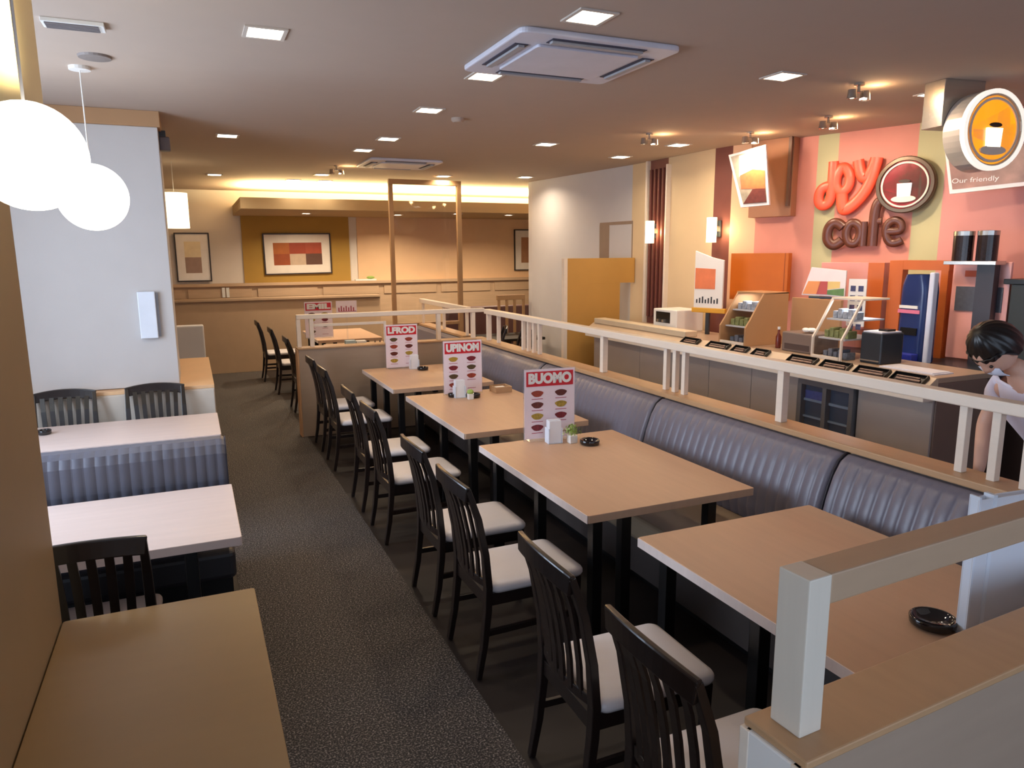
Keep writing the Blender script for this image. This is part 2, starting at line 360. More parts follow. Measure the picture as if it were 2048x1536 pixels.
# ------------------------------------------------------------------ chairs
def make_chair(label):
    t = thing('dining_chair', label, 'chair')
    W = .205
    for s in (-1, 1):
        B().bar([(.19, s*.185, 0), (.195, s*.19, .42)], [.026, .036], [.026, .036], up=(1, 0, 0)).build('leg', M_chair, t, bev=.003)
        B().bar([(-.345, s*W, 0), (-.315, s*W, .16), (-.295, s*W, .34), (-.29, s*W, .46), (-.302, s*W, .62), (-.335, s*W, .80), (-.385, s*W, .95)],
                [.026, .03, .034, .034, .032, .03, .026], [.03, .036, .04, .042, .038, .034, .028], up=(0, 1, 0)).build('leg', M_chair, t, bev=.003)
        B().bar([(-.305, s*W*.97, .22), (.19, s*.187, .22)], .018, .03).build('stretcher', M_chair, t, bev=.002)
    B().box(-.29, .21, -.2, -.178, .355, .42).box(-.29, .21, .178, .2, .355, .42).box(.188, .21, -.2, .2, .355, .42).box(-.30, -.278, -.2, .2, .355, .42).build('seat_frame', M_chair, t, bev=.002)
    def seatf(u, v):
        x = -.225+.455*u; y = (-.215+.43*v); return (x, y, .455)
    pts = rrect(-.272, .232, -.215, .215, .04)
    b = B(); n = len(pts)
    cx = -.02
    rings = [(.97, .418), (1.0, .432), (1.0, .446), (.975, .458), (.90, .466), (.6, .471)]
    vs = [((p[0]-cx)*k+cx, p[1]*k, z) for k, z in rings for p in pts]
    fs = [tuple(range(n))[::-1], tuple(range(n*(len(rings)-1), n*len(rings)))]
    for i in range(len(rings)-1):
        for k in range(n): fs.append((n*i+k, n*i+(k+1) % n, n*(i+1)+(k+1) % n, n*(i+1)+k))
    b.add(vs, fs); b.build('seat', M_seat, t, smooth=True)
    def bow(y, z):   # x of the curved back at height z
        base = [(.42, -.289), (.62, -.302), (.80, -.335), (.96, -.390)]
        for (z0, x0), (z1, x1) in zip(base, base[1:]):
            if z <= z1: x = x0+(x1-x0)*(z-z0)/(z1-z0); break
        return x - .030*(1-(y/W)**2)
    ys = [-.215+.43*k/12 for k in range(13)]
    tr = [(bow(y*.95, .945), y, .945-.02*(y/W)**2) for y in ys]
    B().bar(tr, .022, .075).build('top_rail', M_chair, t, bev=.006)
    tr = [(bow(y, .47)+.005, y, .47) for y in ys[1:-1]]
    B().bar(tr, .018, .04).build('lower_rail', M_chair, t, bev=.003)
    b = B()
    for k in range(6):
        y = -.15+.06*k
        b.bar([(bow(y, z), y*(.88+.12*(z-.47)/.45), z) for z in (.47, .58, .70, .82, .92)], .032, .011, up=(1, 0, 0))
    b.build('slats', M_chair, t)
    return t
CH = [(1.53, 'dark slatted chair nearest the camera, at the low corner partition'),
      (2.17, 'second dark slatted chair from the camera in the middle row'),
      (3.18, 'dark slatted chair at the near end of the centre table with the menu and plant'),
      (3.86, 'dark slatted chair at the far end of the centre table with the menu and plant'),
      (4.98, 'dark slatted chair at the near end of the table behind the centre table'),
      (5.70, 'dark slatted chair at the far end of the table behind the centre table'),
      (6.93, 'dark slatted chair at the near end of the farthest middle table'),
      (7.66, 'dark slatted chair beside the rear partition, last of the middle row')]
chair0 = make_chair(CH[0][1]); chair0.location = (1.46, CH[0][0], 0); chair0['group'] = 'chairs along the aisle'
rzs = [0, -.02, .01, 0, .015, -.01, 0, .01]
for (y, lab), rz in list(zip(CH, rzs))[1:]:
    dup(chair0, (1.46, y, 0), rz, lab)
# left side chairs and far chairs
dup(chair0, (-.445, 3.33, 0), PI/2, 'dark slatted chair at the left pale table, seen from behind, near wall', 'chairs on the left side')
dup(chair0, (-.97, 6.12, 0), -PI/2, 'slatted chair at far left in front of the low cabinet, next to the wall end', 'chairs on the left side')
dup(chair0, (-.33, 6.12, 0), -PI/2, 'slatted chair in front of the low cabinet, the one closer to the aisle', 'chairs on the left side')
dup(chair0, (1.32, 12.35, 0), 0, 'dark chair farthest down the aisle beyond the rear partition', 'chairs beyond the rear partition')
dup(chair0, (1.40, 11.1, 0), 0, 'dark chair beyond the rear partition, middle of the far three', 'chairs beyond the rear partition')
dup(chair0, (1.46, 9.75, 0), 0, 'dark chair just behind the rear partition, by its aisle end', 'chairs beyond the rear partition')
table('dining_table', 'pale wood table just beyond the rear partition', 1.67, 2.65, 9.2, 10.5, M_top, legset(.49, .65), group='tables beyond the rear partition')
table('dining_table', 'pale wood table farthest back, near the tan wainscot', 1.67, 2.65, 11.0, 12.6, M_top, legset(.49, .8), group='tables beyond the rear partition')
dup(chair0, (3.80, 9.0, 0), PI, 'dark chair right of the rear corner of the railing', 'chairs in the back right room')
dup(chair0, (3.75, 9.75, 0), PI*.9, 'dark chair behind the railing corner, farther back', 'chairs in the back right room')

# ------------------------------------------------------------------ left tables and bench
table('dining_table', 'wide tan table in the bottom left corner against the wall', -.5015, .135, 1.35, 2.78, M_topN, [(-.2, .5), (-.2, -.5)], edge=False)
table('dining_table', 'pale pinkish table on the left, second from the camera', -1.45, .125, 3.34, 4.19, M_topL, [(.57, -.30), (-.60, -.30), (.57, .25)], edge=False)
table('dining_table', 'narrow looking pale table on the left in front of the slatted chairs', -1.6, .12, 5.44, 6.24, M_topL, [(.72, 0), (-.72, 0)], edge=False)
t = thing('booth_bench', 'slate blue upholstered bench back between the two left pale tables', 'bench', (0, 0, 0))
def benchprof(v):
    P = [(4.29, .42), (4.31, .55), (4.30, .75), (4.31, .90), (4.34, .945), (4.40, .965), (4.47, .965), (4.53, .945), (4.56, .90), (4.57, .75), (4.56, .55), (4.57, .42)]
    x = v*(len(P)-1); i = min(int(x), len(P)-2); f = x-i
    return (P[i][0]+(P[i+1][0]-P[i][0])*f, P[i][1]+(P[i+1][1]-P[i][1])*f)
for (xa, xb) in ((-1.9, -.88), (-.87, .115)):
    def fn(u, v, xa=xa, xb=xb):
        x = xa+(xb-xa)*u; y, z = benchprof(v)
        d = .006*abs(math.sin(u*PI*18)) ; s = 1 if y > 4.43 else -1
        e = min(u, 1-u)*(xb-xa); k = 1-max(0, 1-e/.03)**2*.06
        y = 4.43+(y-4.43+s*d)*k; z = .42+(z-.42)*(1-max(0, 1-e/.03)**2*.02)
        return (x, y, z)
    b = B().grid(fn, 132, 22)
    for xx in (xa, xb): b.prism([benchprof(i/22) for i in range(23)], 'x', xx-.0005 if xx == xb else xx, xx if xx == xb else xx+.0005)
    b.build('back_cushion', M_banqb, t, smooth=False)
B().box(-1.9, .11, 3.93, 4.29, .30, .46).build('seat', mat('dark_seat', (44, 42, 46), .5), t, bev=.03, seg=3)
B().box(-1.9, .11, 4.57, 4.95, .30, .46).build('seat', M_banqb, t, bev=.03, seg=3)
B().box(-1.9, .09, 4.0, 4.88, 0, .30).build('base', M_black, t, bev=.003)

# ------------------------------------------------------------------ long banquette on the right
t = thing('banquette', 'long lavender grey channelled banquette along the railing', 'bench', (0, 0, 0))
def bprof(v):
    P = [(2.93, .44), (2.915, .52), (2.925, .62), (2.955, .74), (2.995, .85), (3.04, .925), (3.085, .955), (3.12, .955)]
    x = v*(len(P)-1); i = min(int(x), len(P)-2); f = x-i
    return (P[i][0]+(P[i+1][0]-P[i][0])*f, P[i][1]+(P[i+1][1]-P[i][1])*f)
seams = [1.28, 2.68, 4.33, 6.23, 8.10]
for k, (ya, yb) in enumerate(zip(seams, seams[1:])):
    n = int((yb-ya)/.072)
    amp = (.011, .010, .005, .002)[k]
    def fn(u, v):
        y = ya+.004+(yb-ya-.008)*u; x, z = bprof(v)
        e = min(u, 1-u)*(yb-ya); r = max(0, 1-e/.03)**2*.022
        x = x - amp*abs(math.sin(u*PI*n))**.6*(1-max(0, v*1.1-.75)*2.2 if v > .68 else 1) + r
        return (x, y+.02*v*0, z-r*.4)
    o = B().grid(fn, n*8, 21).build('back_cushion', M_banq, t, smooth=True)
    B().box(2.32, 2.93, ya+.004, yb-.004, .30, .45).build('seat', M_bseat, t, bev=.035, seg=4)
    if k: B().tube([(bprof(i/10)[0]+.008, ya, bprof(i/10)[1]) for i in range(11)], .007, 8).build('piping', M_pipe, t)
B().box(2.35, 3.10, 1.28, 8.1, .08, .30).build('base_panel', mat('base_dark', (74, 66, 64), .5), t, bev=.003)
B().box(2.42, 3.10, 1.28, 8.1, 0, .08).build('plinth', M_black, t)
B().box(3.12, 3.24, 1.28, 8.1, 0, .965).build('back_panel', M_beige, t, bev=.003)
B().box(3.085, 3.27, 1.28, 8.1, .965, 1.0).build('ledge', M_ledge, t, bev=.006)
# railing on the banquette
t = thing('railing', 'long cream railing on top of the banquette along the counter aisle', 'railing', (3.18, 0, 1.0))
B().box(-.04, .04, 1.28, 7.98, .31, .365).build('top_rail', M_cream, t, bev=.006)
def post(x, y, w, t, z0=0, z1=.31, m=None):
    return B().box(x-w/2, x+w/2, y-w/2, y+w/2, z0, z1).build('post', m or M_cream, t, bev=.003)
for y in (3.24, 5.30, 7.92): post(0, y, .05, t)
for y in (4.18, 4.29, 4.40, 6.55, 6.68, 6.81, 6.94, 2.12, 1.97, 1.83, 7.62): post(0, y, .038, t)
# partition beyond the last table with its frame
t = lowwall('partition', 'low taupe partition with tan end at the rear of the middle row', (1.03, 8.16, 0), 0, 2.22, .16, None, M_tan)
fr = thing('railing', 'wooden railing frame standing on the rear partition', 'railing', (0, 8.24, 1.0))
B().box(1.03, 3.24, -.035, .035, .31, .36).build('top_rail', M_cream, fr, bev=.005)
for x in (1.05, 1.19, 2.66, 3.1): B().box(x-.022, x+.022, -.03, .03, 0, .31).build('post', M_cream, fr, bev=.003)
B().box(1.21, 2.0, -.015, .015, .22, .25).build('mid_rail', M_cream, fr, bev=.003)
B().box(2.0, 2.03, -.015, .015, 0, .25).build('mid_rail', M_cream, fr, bev=.003)
# railing and bench beyond it
t = thing('banquette', 'grey banquette beyond the rear partition, running to the back', 'bench', (0, 0, 0))
B().prism([(2.90, .45), (2.92, .7), (3.0, .93), (3.05, .965), (3.08, .965), (3.08, .45)], 'y', 8.5, 10.4).build('back_cushion', M_banq, t, bev=.01)
B().box(2.75, 2.93, 8.5, 10.4, .3, .45).build('seat', M_bseat, t, bev=.02)
B().box(2.77, 3.22, 8.5, 10.4, 0, .3).box(3.09, 3.20, 8.5, 10.4, .3, .97).build('base_panel', M_beige, t, bev=.003)
B().box(3.06, 3.23, 8.5, 10.4, .97, 1.0).build('ledge', M_ledge, t, bev=.004)
t = thing('railing', 'pale railing slanting behind the rear partition towards the framed glass', 'railing', (3.12, 0, 1.0))
B().box(-.035, .035, 8.45, 10.44, .30, .36).build('top_rail', M_cream, t, bev=.005)
for y in (8.5, 9.4, 10.37): post(0, y, .035, t, z1=.30)

# foreground corner partition
t = lowwall('partition', 'low taupe partition with honey wood ledge in the bottom right corner', (1.06, .955, 0), math.radians(3.5), 2.0, .15, None, M_white)
B().box(-.022, -.0, -.012, .022, 0, .98).box(-.022, 0, .135, .162, 0, .98).build('corner_trim', M_cream, t, bev=.003)
t = thing('railing', 'cream corner post and rail standing on the near partition', 'railing', (1.09, .985, 1.0), math.radians(3.5))
B().box(0, .065, .02, .10, 0, .352).build('post', mat('pale_post', (216, 208, 194), .45, var=.03, scale=6, stretch=(8, 8, .6)), t, bev=.003)
B().box(.065, 1.95, .022, .098, .285, .352).build('top_rail', mat('taupe_rail', (178, 152, 126), .42, var=.04, scale=5, stretch=(1, 8, 8)), t, bev=.004)

# ------------------------------------------------------------------ things on the tables
def arr_col(i): return [(150, 60, 40), (96, 40, 30), (170, 140, 50), (120, 30, 40), (90, 70, 40), (190, 110, 60)][i % 6]
def menu(loc, rz, label, word, seed, back=False):
    rnd = random.Random(seed)
    t = thing('menu_stand', label, 'menu', loc, rz, 'tall menus on the tables')
    W, H = .36, .49
    B().box(0, W, 0, .004, .015, H).build('card', M_paper, t, loc=(0, 0, 0))
    B().box(-.006, W+.006, .010, .012, 0, H+.006).box(-.006, -.002, -.004, .010, 0, H+.006).box(W+.002, W+.006, -.004, .010, 0, H+.006).build('holder', M_acr, t)
    B().box(.02, W-.02, -.035, .055, -.0, .006).build('base', M_acr, t, bev=.002)
    B().box(.012, W-.012, -.0015, 0, H-.115, H-.015).build('header_band', M_red, t)
    textobj('header_lettering', word, .1, M_white, t, (W/2, -.002, H-.065), w=W-.05, h=.075, ext=.0006, off=.006)
    b1 = B(); b2 = B()
    for r in range(4):
        for c in range(2):
            if r == 3 and c == 1: continue
            cx = .09+c*.17; cz = H-.165-r*.078
            B().prism([(cx+.042*math.cos(a)*(1+.15*math.sin(3*a)), cz+.022*math.sin(a)) for a in [2*PI*k/14 for k in range(14)]], 'y', -.0015, 0).build('dish_picture', mat('menu_food_%d' % ((seed*2+r+c) % 5), arr_col(seed*2+r+c), .4, var=.5, scale=60), t)
    for r in range(4):
        for c in range(2):
            b2.box(.05+c*.17, .13+c*.17, -.0012, 0, H-.203-r*.078, H-.199-r*.078)
    b2.build('print_lines', mat('print_red', (170, 60, 80), .5), t)
    return t
menu((1.985, 4.32, .75), -.10, 'tall food menu with red heading on the centre table beside the plant', 'BUOMO', 0)
menu((2.01, 6.10, .75), -.03, 'tall food menu with red heading on the table behind the centre table', 'UPINOM', 1)
menu((1.92, 7.84, .75), -.02, 'tall food menu with red heading on the farthest middle table', 'LFROD', 2)
menu((1.36, 9.95, .90), 0, 'menu seen above the rear partition on a table beyond', 'EMIL', 3)
t = thing('menu_stand', 'milky acrylic menu holder cut by the right edge of the picture', 'menu', (2.24, 1.42, .75), -.10, 'tall menus on the tables')
B().box(0, .36, 0, .003, .01, .47).box(0, .36, .03, .033, .01, .47).build('holder', M_acrw, t)
B().box(.0, .008, -.002, .035, .0, .48).box(.06, .075, -.002, .035, .0, .48).build('edge_strip', mat('bright_acrylic_edge', (226, 236, 255), .2), t)
B().box(-.02, .37, -.06, .09, 0, .012).build('base', M_acr, t, bev=.004)
B().sphere((.30, -.003, .13), .05, (1.1, .06, 1)).build('printed_spot', mat('print_brown', (70, 62, 40), .5), t)

def ashtray(loc, label, r=.06):
    b = B().lathe([(r*.80, 0), (r, .008), (r*1.02, .03), (r*.96, .034), (r*.86, .03), (r*.72, .012), (0, .010)], 28)
    o = b.build('ashtray', M_ash, smooth=True); o.location = loc
    for p in o.data.polygons: pass
    return tag(o, label, 'ashtray', 'black glass ashtrays')
ashtray((2.35, 4.08, .75), 'black glass ashtray next to the plant pot on the centre table', .065)
ashtray((2.22, 5.93, .75), 'black glass ashtray before the menu on the table behind the centre one', .065)
ashtray((2.27, 7.62, .75), 'black glass ashtray before the menu on the farthest middle table')
ashtray((2.06, 6.02, .75), 'small black dish left of the menu, table behind the centre one', .04)
ashtray((2.215, 1.515, .75), 'black glass ashtray behind the corner post rail on the nearest table', .072)
ashtray((-1.04, 5.98, .75), 'dark ashtray on the far left pale table beside the wall end', .045)
def napkin(loc, rz, label):
    t = thing('napkin_holder', label, 'napkin holder', loc, rz, 'napkin holders by the menus')
    B().box(0, .10, 0, .075, 0, .006).box(0, .006, 0, .075, .006, .105).box(.094, .10, 0, .075, .006, .105).build('holder', M_acrw, t, bev=.002)
    b = B()
    for k in range(5): b.box(.009, .091, .006+k*.013, .015+k*.013, .006, .155+.004*(k % 2))
    b.build('napkins', mat('napkin_white', (238, 240, 250), .8), t)
    return t
napkin((2.10, 4.19, .75), -.1, 'white napkins in a clear holder before the menu on the centre table')
napkin((2.06, 5.94, .75), 0, 'white napkins in a clear holder before the menu behind the centre table')
napkin((2.16, 7.71, .75), 0, 'white napkins in a clear holder on the farthest middle table')
t = thing('potted_plant', 'tiny green plant in a small white pot on the centre table', 'plant', (2.265, 4.17, .75))
B().box(-.028, .028, -.028, .028, 0, .055).build('pot', M_white, t, bev=.004)
b = B()
for k in range(150):
    a = random.random()*2*PI; e = random.random()*PI/2*.95; r = .02+.04*random.random()
    d = Vector((math.cos(a)*math.cos(e), math.sin(a)*math.cos(e), math.sin(e)*1.0)); p = Vector((0, 0, .062))+Vector((d.x*r*1.2, d.y*r*1.2, d.z*r))
    s = d.cross(Vector((0, 0, 1))); s = s.normalized()*.005 if s.length > .01 else Vector((.005, 0, 0)); u = Vector((random.uniform(-.004, .004), random.uniform(-.004, .004), .01))
    b.add([p-s, p+u, p+s, p-u*.6], [(0, 1, 2, 3)])
for k in range(8):
    a = k*.8; b.tube([(0, 0, .05), (.025*math.cos(a), .025*math.sin(a), .09)], .0012, 4)
b.build('foliage', mat('plant_green', (150, 176, 86), .6, var=.25, scale=60), t)
t = thing('flower_pot', 'small white pot with greenery among the napkins behind the centre table', 'plant', (2.17, 5.86, .75))
B().box(-.024, .024, -.024, .024, 0, .05).build('pot', M_white, t, bev=.004)
B().sphere((0, 0, .065), .03, (1, 1, .8), 12, 8).build('foliage', MATS['plant_green'], t)
t = thing('condiment_box', 'small open wooden box standing right of the menu behind the centre table', 'box', (2.47, 6.0, .75))
B().box(0, .16, 0, .16, 0, .01).box(0, .16, 0, .008, .01, .055).box(0, .16, .152, .16, .01, .055).box(0, .008, .008, .152, .01, .055).box(.152, .16, .008, .152, .01, .055).build('box', M_ledge, t, bev=.002)
B().box(.03, .12, .03, .12, .01, .045).build('sachets', M_white, t, bev=.003)
# beyond the rear partition
t = thing('sauce_set', 'dark sauce bottles on the table beyond the rear partition', 'bottles', (2.15, 9.35, .75))
for k, x in enumerate((0, .07, .13)): B().lathe([(.022, 0), (.024, .09), (.009, .12), (.009, .15), (0, .152)], 12, (x, .02*k, 0)).build('bottle', mat('soy_brown', (60, 26, 20), .2), t, smooth=True)
t = thing('napkin_box', 'pale blue and white boxes on the table beyond the rear partition', 'box', (1.78, 9.4, .75))
B().box(0, .13, 0, .1, 0, .16).build('box', mat('pale_blue_card', (176, 198, 208), .5), t, bev=.004)
B().box(.14, .27, 0, .1, 0, .15).build('box', M_white, t, bev=.004)
t = thing('price_sign', 'white card with pink print right of the far menu', 'sign', (1.78, 9.98, .75))
B().box(0, .28, 0, .006, 0, .01).box(.13, .15, 0, .006, 0, .52).build('stand', M_acr, t)
B().box(0, .28, -.004, 0, .48, .64).build('card', M_paper, t)
b = B()
b.box(.03, .27, -.006, -.004, .495, .502)
for k in range(7): b.box(.03+k*.033, .045+k*.033, -.006, -.004, .502, .55+.02*(k % 2))
b.build('print_lines', MATS['print_red'], t)

# ------------------------------------------------------------------ framed glass screen, posts, posters on the back wall
t = thing('glass_screen', 'tall free standing wooden frame holding clear glass, in the back room', 'screen', (2.70, 10.5, 0))
M_post = mat('screen_wood', (170, 132, 92), .5, var=.08, scale=4, stretch=(6, 6, .6))
B().box(0, .06, 0, .06, 0, 3.0).build('post', M_post, t, bev=.004)
B().box(1.03, 1.10, 0, .06, 0, 3.0).build('post', M_post, t, bev=.004)
B().box(0, 1.10, 0, .06, 3.0, 3.07).build('top_rail', M_post, t, bev=.004)
B().box(.06, 1.03, .0, .06, .95, 1.0).build('cross_rail', M_post, t, bev=.004)
B().box(.06, 1.03, .025, .035, 1.0, 3.0).build('pane', M_pane, t)
def picture(loc, rz, w, h, label, patches, fr=.022, tilt=0, mg=.13, matc=None):
    t = thing('framed_picture', label, 'picture', loc, rz)
    t.rotation_euler[1] = tilt
    B().box(-w/2, w/2, -.03, 0, -h/2, -h/2+fr).box(-w/2, w/2, -.03, 0, h/2-fr, h/2).box(-w/2, -w/2+fr, -.03, 0, -h/2+fr, h/2-fr).box(w/2-fr, w/2, -.03, 0, -h/2+fr, h/2-fr).build('frame', mat('dark_frame', (54, 44, 40), .4), t, bev=.002)
    B().box(-w/2+fr, w/2-fr, -.012, -.004, -h/2+fr, h/2-fr).build('mount', matc or mat('mount_white', (236, 228, 218), .7), t)
    x0, x1, z0, z1 = -w/2+mg, w/2-mg, -h/2+mg, h/2-mg
    for k, (a, b_, c, d, col) in enumerate(patches):
        o = B().box(x0+(x1-x0)*a, x0+(x1-x0)*b_, -.014, -.012, z0+(z1-z0)*c, z0+(z1-z0)*d).build('print', mat('print_%d_%d_%d' % col, col, .6, var=.12, scale=9), t)
    return t
picture((1.85, 13.97, 2.03), 0, 1.20, .74, 'wide framed print of orange and brown squares on the mustard panel',
        [(0, .33, .5, 1, (176, 98, 40)), (.33, .66, .5, 1, (158, 62, 34)), (.66, 1, .5, 1, (168, 74, 48)), (0, .33, 0, .5, (156, 74, 32)), (.33, .66, 0, .5, (200, 176, 152)), (.66, 1, 0, .5, (98, 66, 54))], tilt=-.01, mg=.17)
picture((.08, 13.97, 1.98), 0, .56, .84, 'tall white framed print on the back wall at far left',
        [(0, 1, 0, .5, (164, 140, 132)), (0, 1, .5, 1, (244, 226, 196))], matc=mat('mount_bright', (246, 244, 246), .7), mg=.15)
picture((6.52, 13.97, 2.08), 0, .66, .84, 'framed print with a tan centre at the right end of the back wall',
        [(0, 1, 0, 1, (176, 128, 92))], mg=.16)
picture((5.25, 10.05, 2.07), math.radians(-83.6), .56, .66, 'white framed print on the light grey wall beside the corner',
        [(0, .55, 0, 1, (140, 128, 86)), (.55, 1, 0, 1, (112, 86, 66))], matc=MATS['mount_bright'], mg=.13)
# small things on the wainscot and far room furniture
t = thing('leaflet', 'pair of small white leaflets standing on the back wall ledge', 'leaflet', (.5, 13.83, 1.28))
B().box(0, .05, -.012, -.004, 0, .17).box(.07, .12, -.012, -.004, 0, .17).build('card', M_white, t)
t = thing('planter_tray', 'white tray with small greens on the back wall ledge left of the glass screen', 'plant', (2.95, 13.85, 1.52))
B().box(-.1, .3, -.05, .05, 0, .03).build('tray', M_white, t, bev=.004)
B().sphere((.2, 0, .06), .05, (1.6, .8, .6), 12, 8).build('foliage', MATS['plant_green'], t)
t = thing('booth_bench', 'grey booth bench at the far left end of the aisle', 'bench', (-.55, 11.6, 0))
B().box(-.7, .68, 0, .16, .3, 1.0).build('back', M_lgrey, t, bev=.02)
B().box(-.7, .72, -.5, 0, .3, .46).build('seat', M_banq, t, bev=.02)
B().box(-.68, .66, -.45, .14, 0, .3).build('base', M_grey, t)
t = thing('booth_bench', 'maroon bench across the back right room', 'bench', (3.9, 11.6, 0))
M_mb = mat('maroon_vinyl', (92, 60, 58), .45, var=.08)
B().box(0, 2.2, 0, .15, .42, 1.12).build('back', M_mb, t, bev=.03)
B().box(0, 2.2, -.5, 0, .3, .46).build('seat', M_mb, t, bev=.03)
B().box(0, 2.2, -.45, .15, 0, .3).build('base', M_black, t)
t = thing('side_table', 'black square table between the railing corner and the maroon bench', 'table', (4.45, 10.3, 0))
B().box(-.45, .45, -.4, .4, .71, .75).build('tabletop', M_black, t, bev=.004)
B().box(-.04, .04, -.04, .04, .02, .71).build('column', M_black, t); B().box(-.22, .22, -.22, .22, 0, .02).build('foot', M_black, t, bev=.004)
t = thing('railing', 'short wooden handrail with uprights by the light grey wall', 'railing', (4.55, 10.95, 0))
B().box(0, .5, 0, .05, 1.26, 1.34).build('top_rail', M_post, t, bev=.004)
for x in (.02, .16, .3, .46): B().box(x, x+.035, .005, .045, 0, 1.26).build('post', M_post, t)
t = thing('gold_partition', 'free standing gold coloured partition panel beyond the counter end', 'partition', (4.37, 8.2, 0))
M_gold = mat('gold_panel', (198, 150, 78), .5, var=.03)
B().box(0, .78, 0, .06, 0, 1.62).box(0, 1.0, 0, .06, 1.62, 1.94).build('panel', M_gold, t, bev=.003)
B().box(-.05, 0, -.005, .065, 0, 1.94).build('edge_post', M_cream, t, bev=.003)

# ------------------------------------------------------------------ lights
def downlight(x, y, label, power=6, z=CEIL, s=.085, group='recessed ceiling lights'):
    t = thing('ceiling_light', label, 'light', (x, y, z), 0, group)
    b = B()
    for a in ((-s-.02, s+.02, -s-.02, -s), (-s-.02, s+.02, s, s+.02), (-s-.02, -s, -s, s), (s, s+.02, -s, s)): b.box(a[0], a[1], a[2], a[3], -.008, 0)
    b.build('frame', mat('light_frame', (206, 196, 186), .5), t)
    B().box(-s, s, -s, s, -.004, 0).build('diffuser', M_lamp, t)
    area('bulb', (0, 0, -.02), (0, 0, 0), s*1.6, s*1.6, power, WARM, spread=math.radians(150), parent=t)
    return t
DL = [(.45, 4.16, 'square ceiling light alone at upper left, nearest the camera'), (1.87, 3.30, 'square ceiling light in front of the large air conditioning panel'),
      (1.84, 4.60, 'ceiling light touching the left corner of the large air conditioning panel'), (1.84, 5.80, 'ceiling light just behind the large air conditioning panel'),
      (1.90, 7.34, 'ceiling light midway in the line running to the back'), (1.84, 8.21, 'ceiling light just before the small distant air unit'),
      (.43, 7.70, 'ceiling light right of the pillar top'), (.43, 11.36, 'ceiling light farthest back on the left'),
      (1.83, 10.85, 'ceiling light over the aisle before the glowing cove'), (3.51, 10.46, 'ceiling light above the glass screen'),
      (4.70, 10.18, 'ceiling light by the corner of the light grey wall'), (3.52, 7.10, 'ceiling light over the rear end of the banquette'),
      (4.80, 7.69, 'ceiling light over the far end of the counter'), (4.86, 6.64, 'ceiling light over the counter near the maroon stripes'),
      (3.64, 3.87, 'ceiling light over the counter aisle on the right'), (5.08, 3.86, 'ceiling light left of the steel sign bracket'),
      (2.02, 11.75, 'small ceiling light at the edge of the cove, right one'), (1.55, 11.75, 'small ceiling light at the edge of the cove, left one')]
for x, y, l in DL: downlight(x, y, l, 2 if y > 11.5 and x > 1 else 13 if y > 9 else 6)
for x, y, l in ((1.88, 12.9, 'small light under the dropped ceiling above the wide picture'), (3.47, 12.92, 'small light under the dropped ceiling seen through the glass screen'),
                (4.37, 12.3, 'small light under the dropped ceiling right of the glass screen'), (5.39, 12.4, 'small light under the dropped ceiling at its right end')):
    downlight(x, y, l, 30, 2.70, .06, 'lights under the dropped ceiling')
def globe(x, y, z, r, label):
    t = thing('pendant_lamp', label, 'lamp', (x, y, CEIL), 0, 'white globe pendants')
    B().lathe([(.06, 0), (.06, -.02), (0, -.022)], 20).build('ceiling_rose', M_white, t)
    B().tube([(0, 0, -.02), (0, 0, z-CEIL+r*.97)], .004, 8).build('cord', M_white, t)
    B().sphere((0, 0, z-CEIL), r, None, 40, 24).build('globe', M_globe, t, smooth=True)
globe(-.512, 5.3, 2.365, .203, 'round glowing globe lamp, the smaller looking one, in front of the pillar')
globe(-.352, 2.27, 2.255, .136, 'largest looking round glowing globe lamp, beside the left wall')
area('bulkhead_fill', (-.46, 2.60, 2.52), (math.radians(145), 0, 0), .2, .1, 5, (1, .86, .52), spread=math.radians(110))  # added lamp without a fixture, brightens the bulkhead behind the near globe
t = thing('pendant_lamp', 'cylindrical cream pendant lamp just right of the pillar', 'lamp', (-.10, 10.0, CEIL))
B().tube([(0, 0, 0), (0, 0, -.35)], .004, 8).build('cord', M_white, t)
B().lathe([(.15, -.37), (.15, -.79)], 28).build('shade', M_shade, t, smooth=True)
B().sphere((0, 0, -.58), .05).build('bulb', M_lamp, t)
# large air unit
def cassette(x0, x1, y0, y1, label):
    t = thing('air_conditioner', label, 'air conditioner', ((x0+x1)/2, (y0+y1)/2, CEIL)); hx, hy = (x1-x0)/2, (y1-y0)/2
    M_ac = mat('cool_white_plastic', (214, 214, 226), .45)
    B().prism(rrect(-hx, hx, -hy, hy, .05), 'z', -.03, 0).build('panel', M_ac, t, bev=.008)
    B().prism(rrect(-hx+.17, hx-.17, -hy+.17, hy-.17, .02), 'z', -.045, -.03).build('grille', M_ac, t, bev=.004)
    for (a, b_, c, d) in ((-hx+.2, hx-.2, -hy+.05, -hy+.13), (-hx+.2, hx-.2, hy-.13, hy-.05), (-hx+.05, -hx+.13, -hy+.2, hy-.2), (hx-.13, hx-.05, -hy+.2, hy-.2)):
        f = B().box(a, b_, c, d, -.034, -.03).build('air_slot', mat('slot_dark', (66, 66, 84), .6), t)
        cx, cy = (a+b_)/2, (c+d)/2
        if b_-a > d-c: B().box(a+.01, b_-.01, cy-.015, cy+.02, -.046, -.034).build('flap', mat('flap_grey', (170, 168, 172), .5), f)
        else: B().box(cx-.015, cx+.02, c+.01, d-.01, -.046, -.034).build('flap', MATS['flap_grey'], f)
cassette(1.62, 2.60, 3.54, 4.42, 'large white square air conditioning panel in the ceiling')
cassette(2.05, 2.95, 8.75, 9.6, 'distant white air conditioning panel in the ceiling towards the back')
t = thing('ceiling_vent', 'grey slotted vent in the ceiling at top left', 'vent', (-.43, 4.35, CEIL))
B().box(-.13, .14, -.06, .06, -.02, 0).build('frame', M_white, t, bev=.003)
b = B()
for k in range(5): b.box(-.115, .115, -.05+k*.021, -.04+k*.021, -.026, -.02)
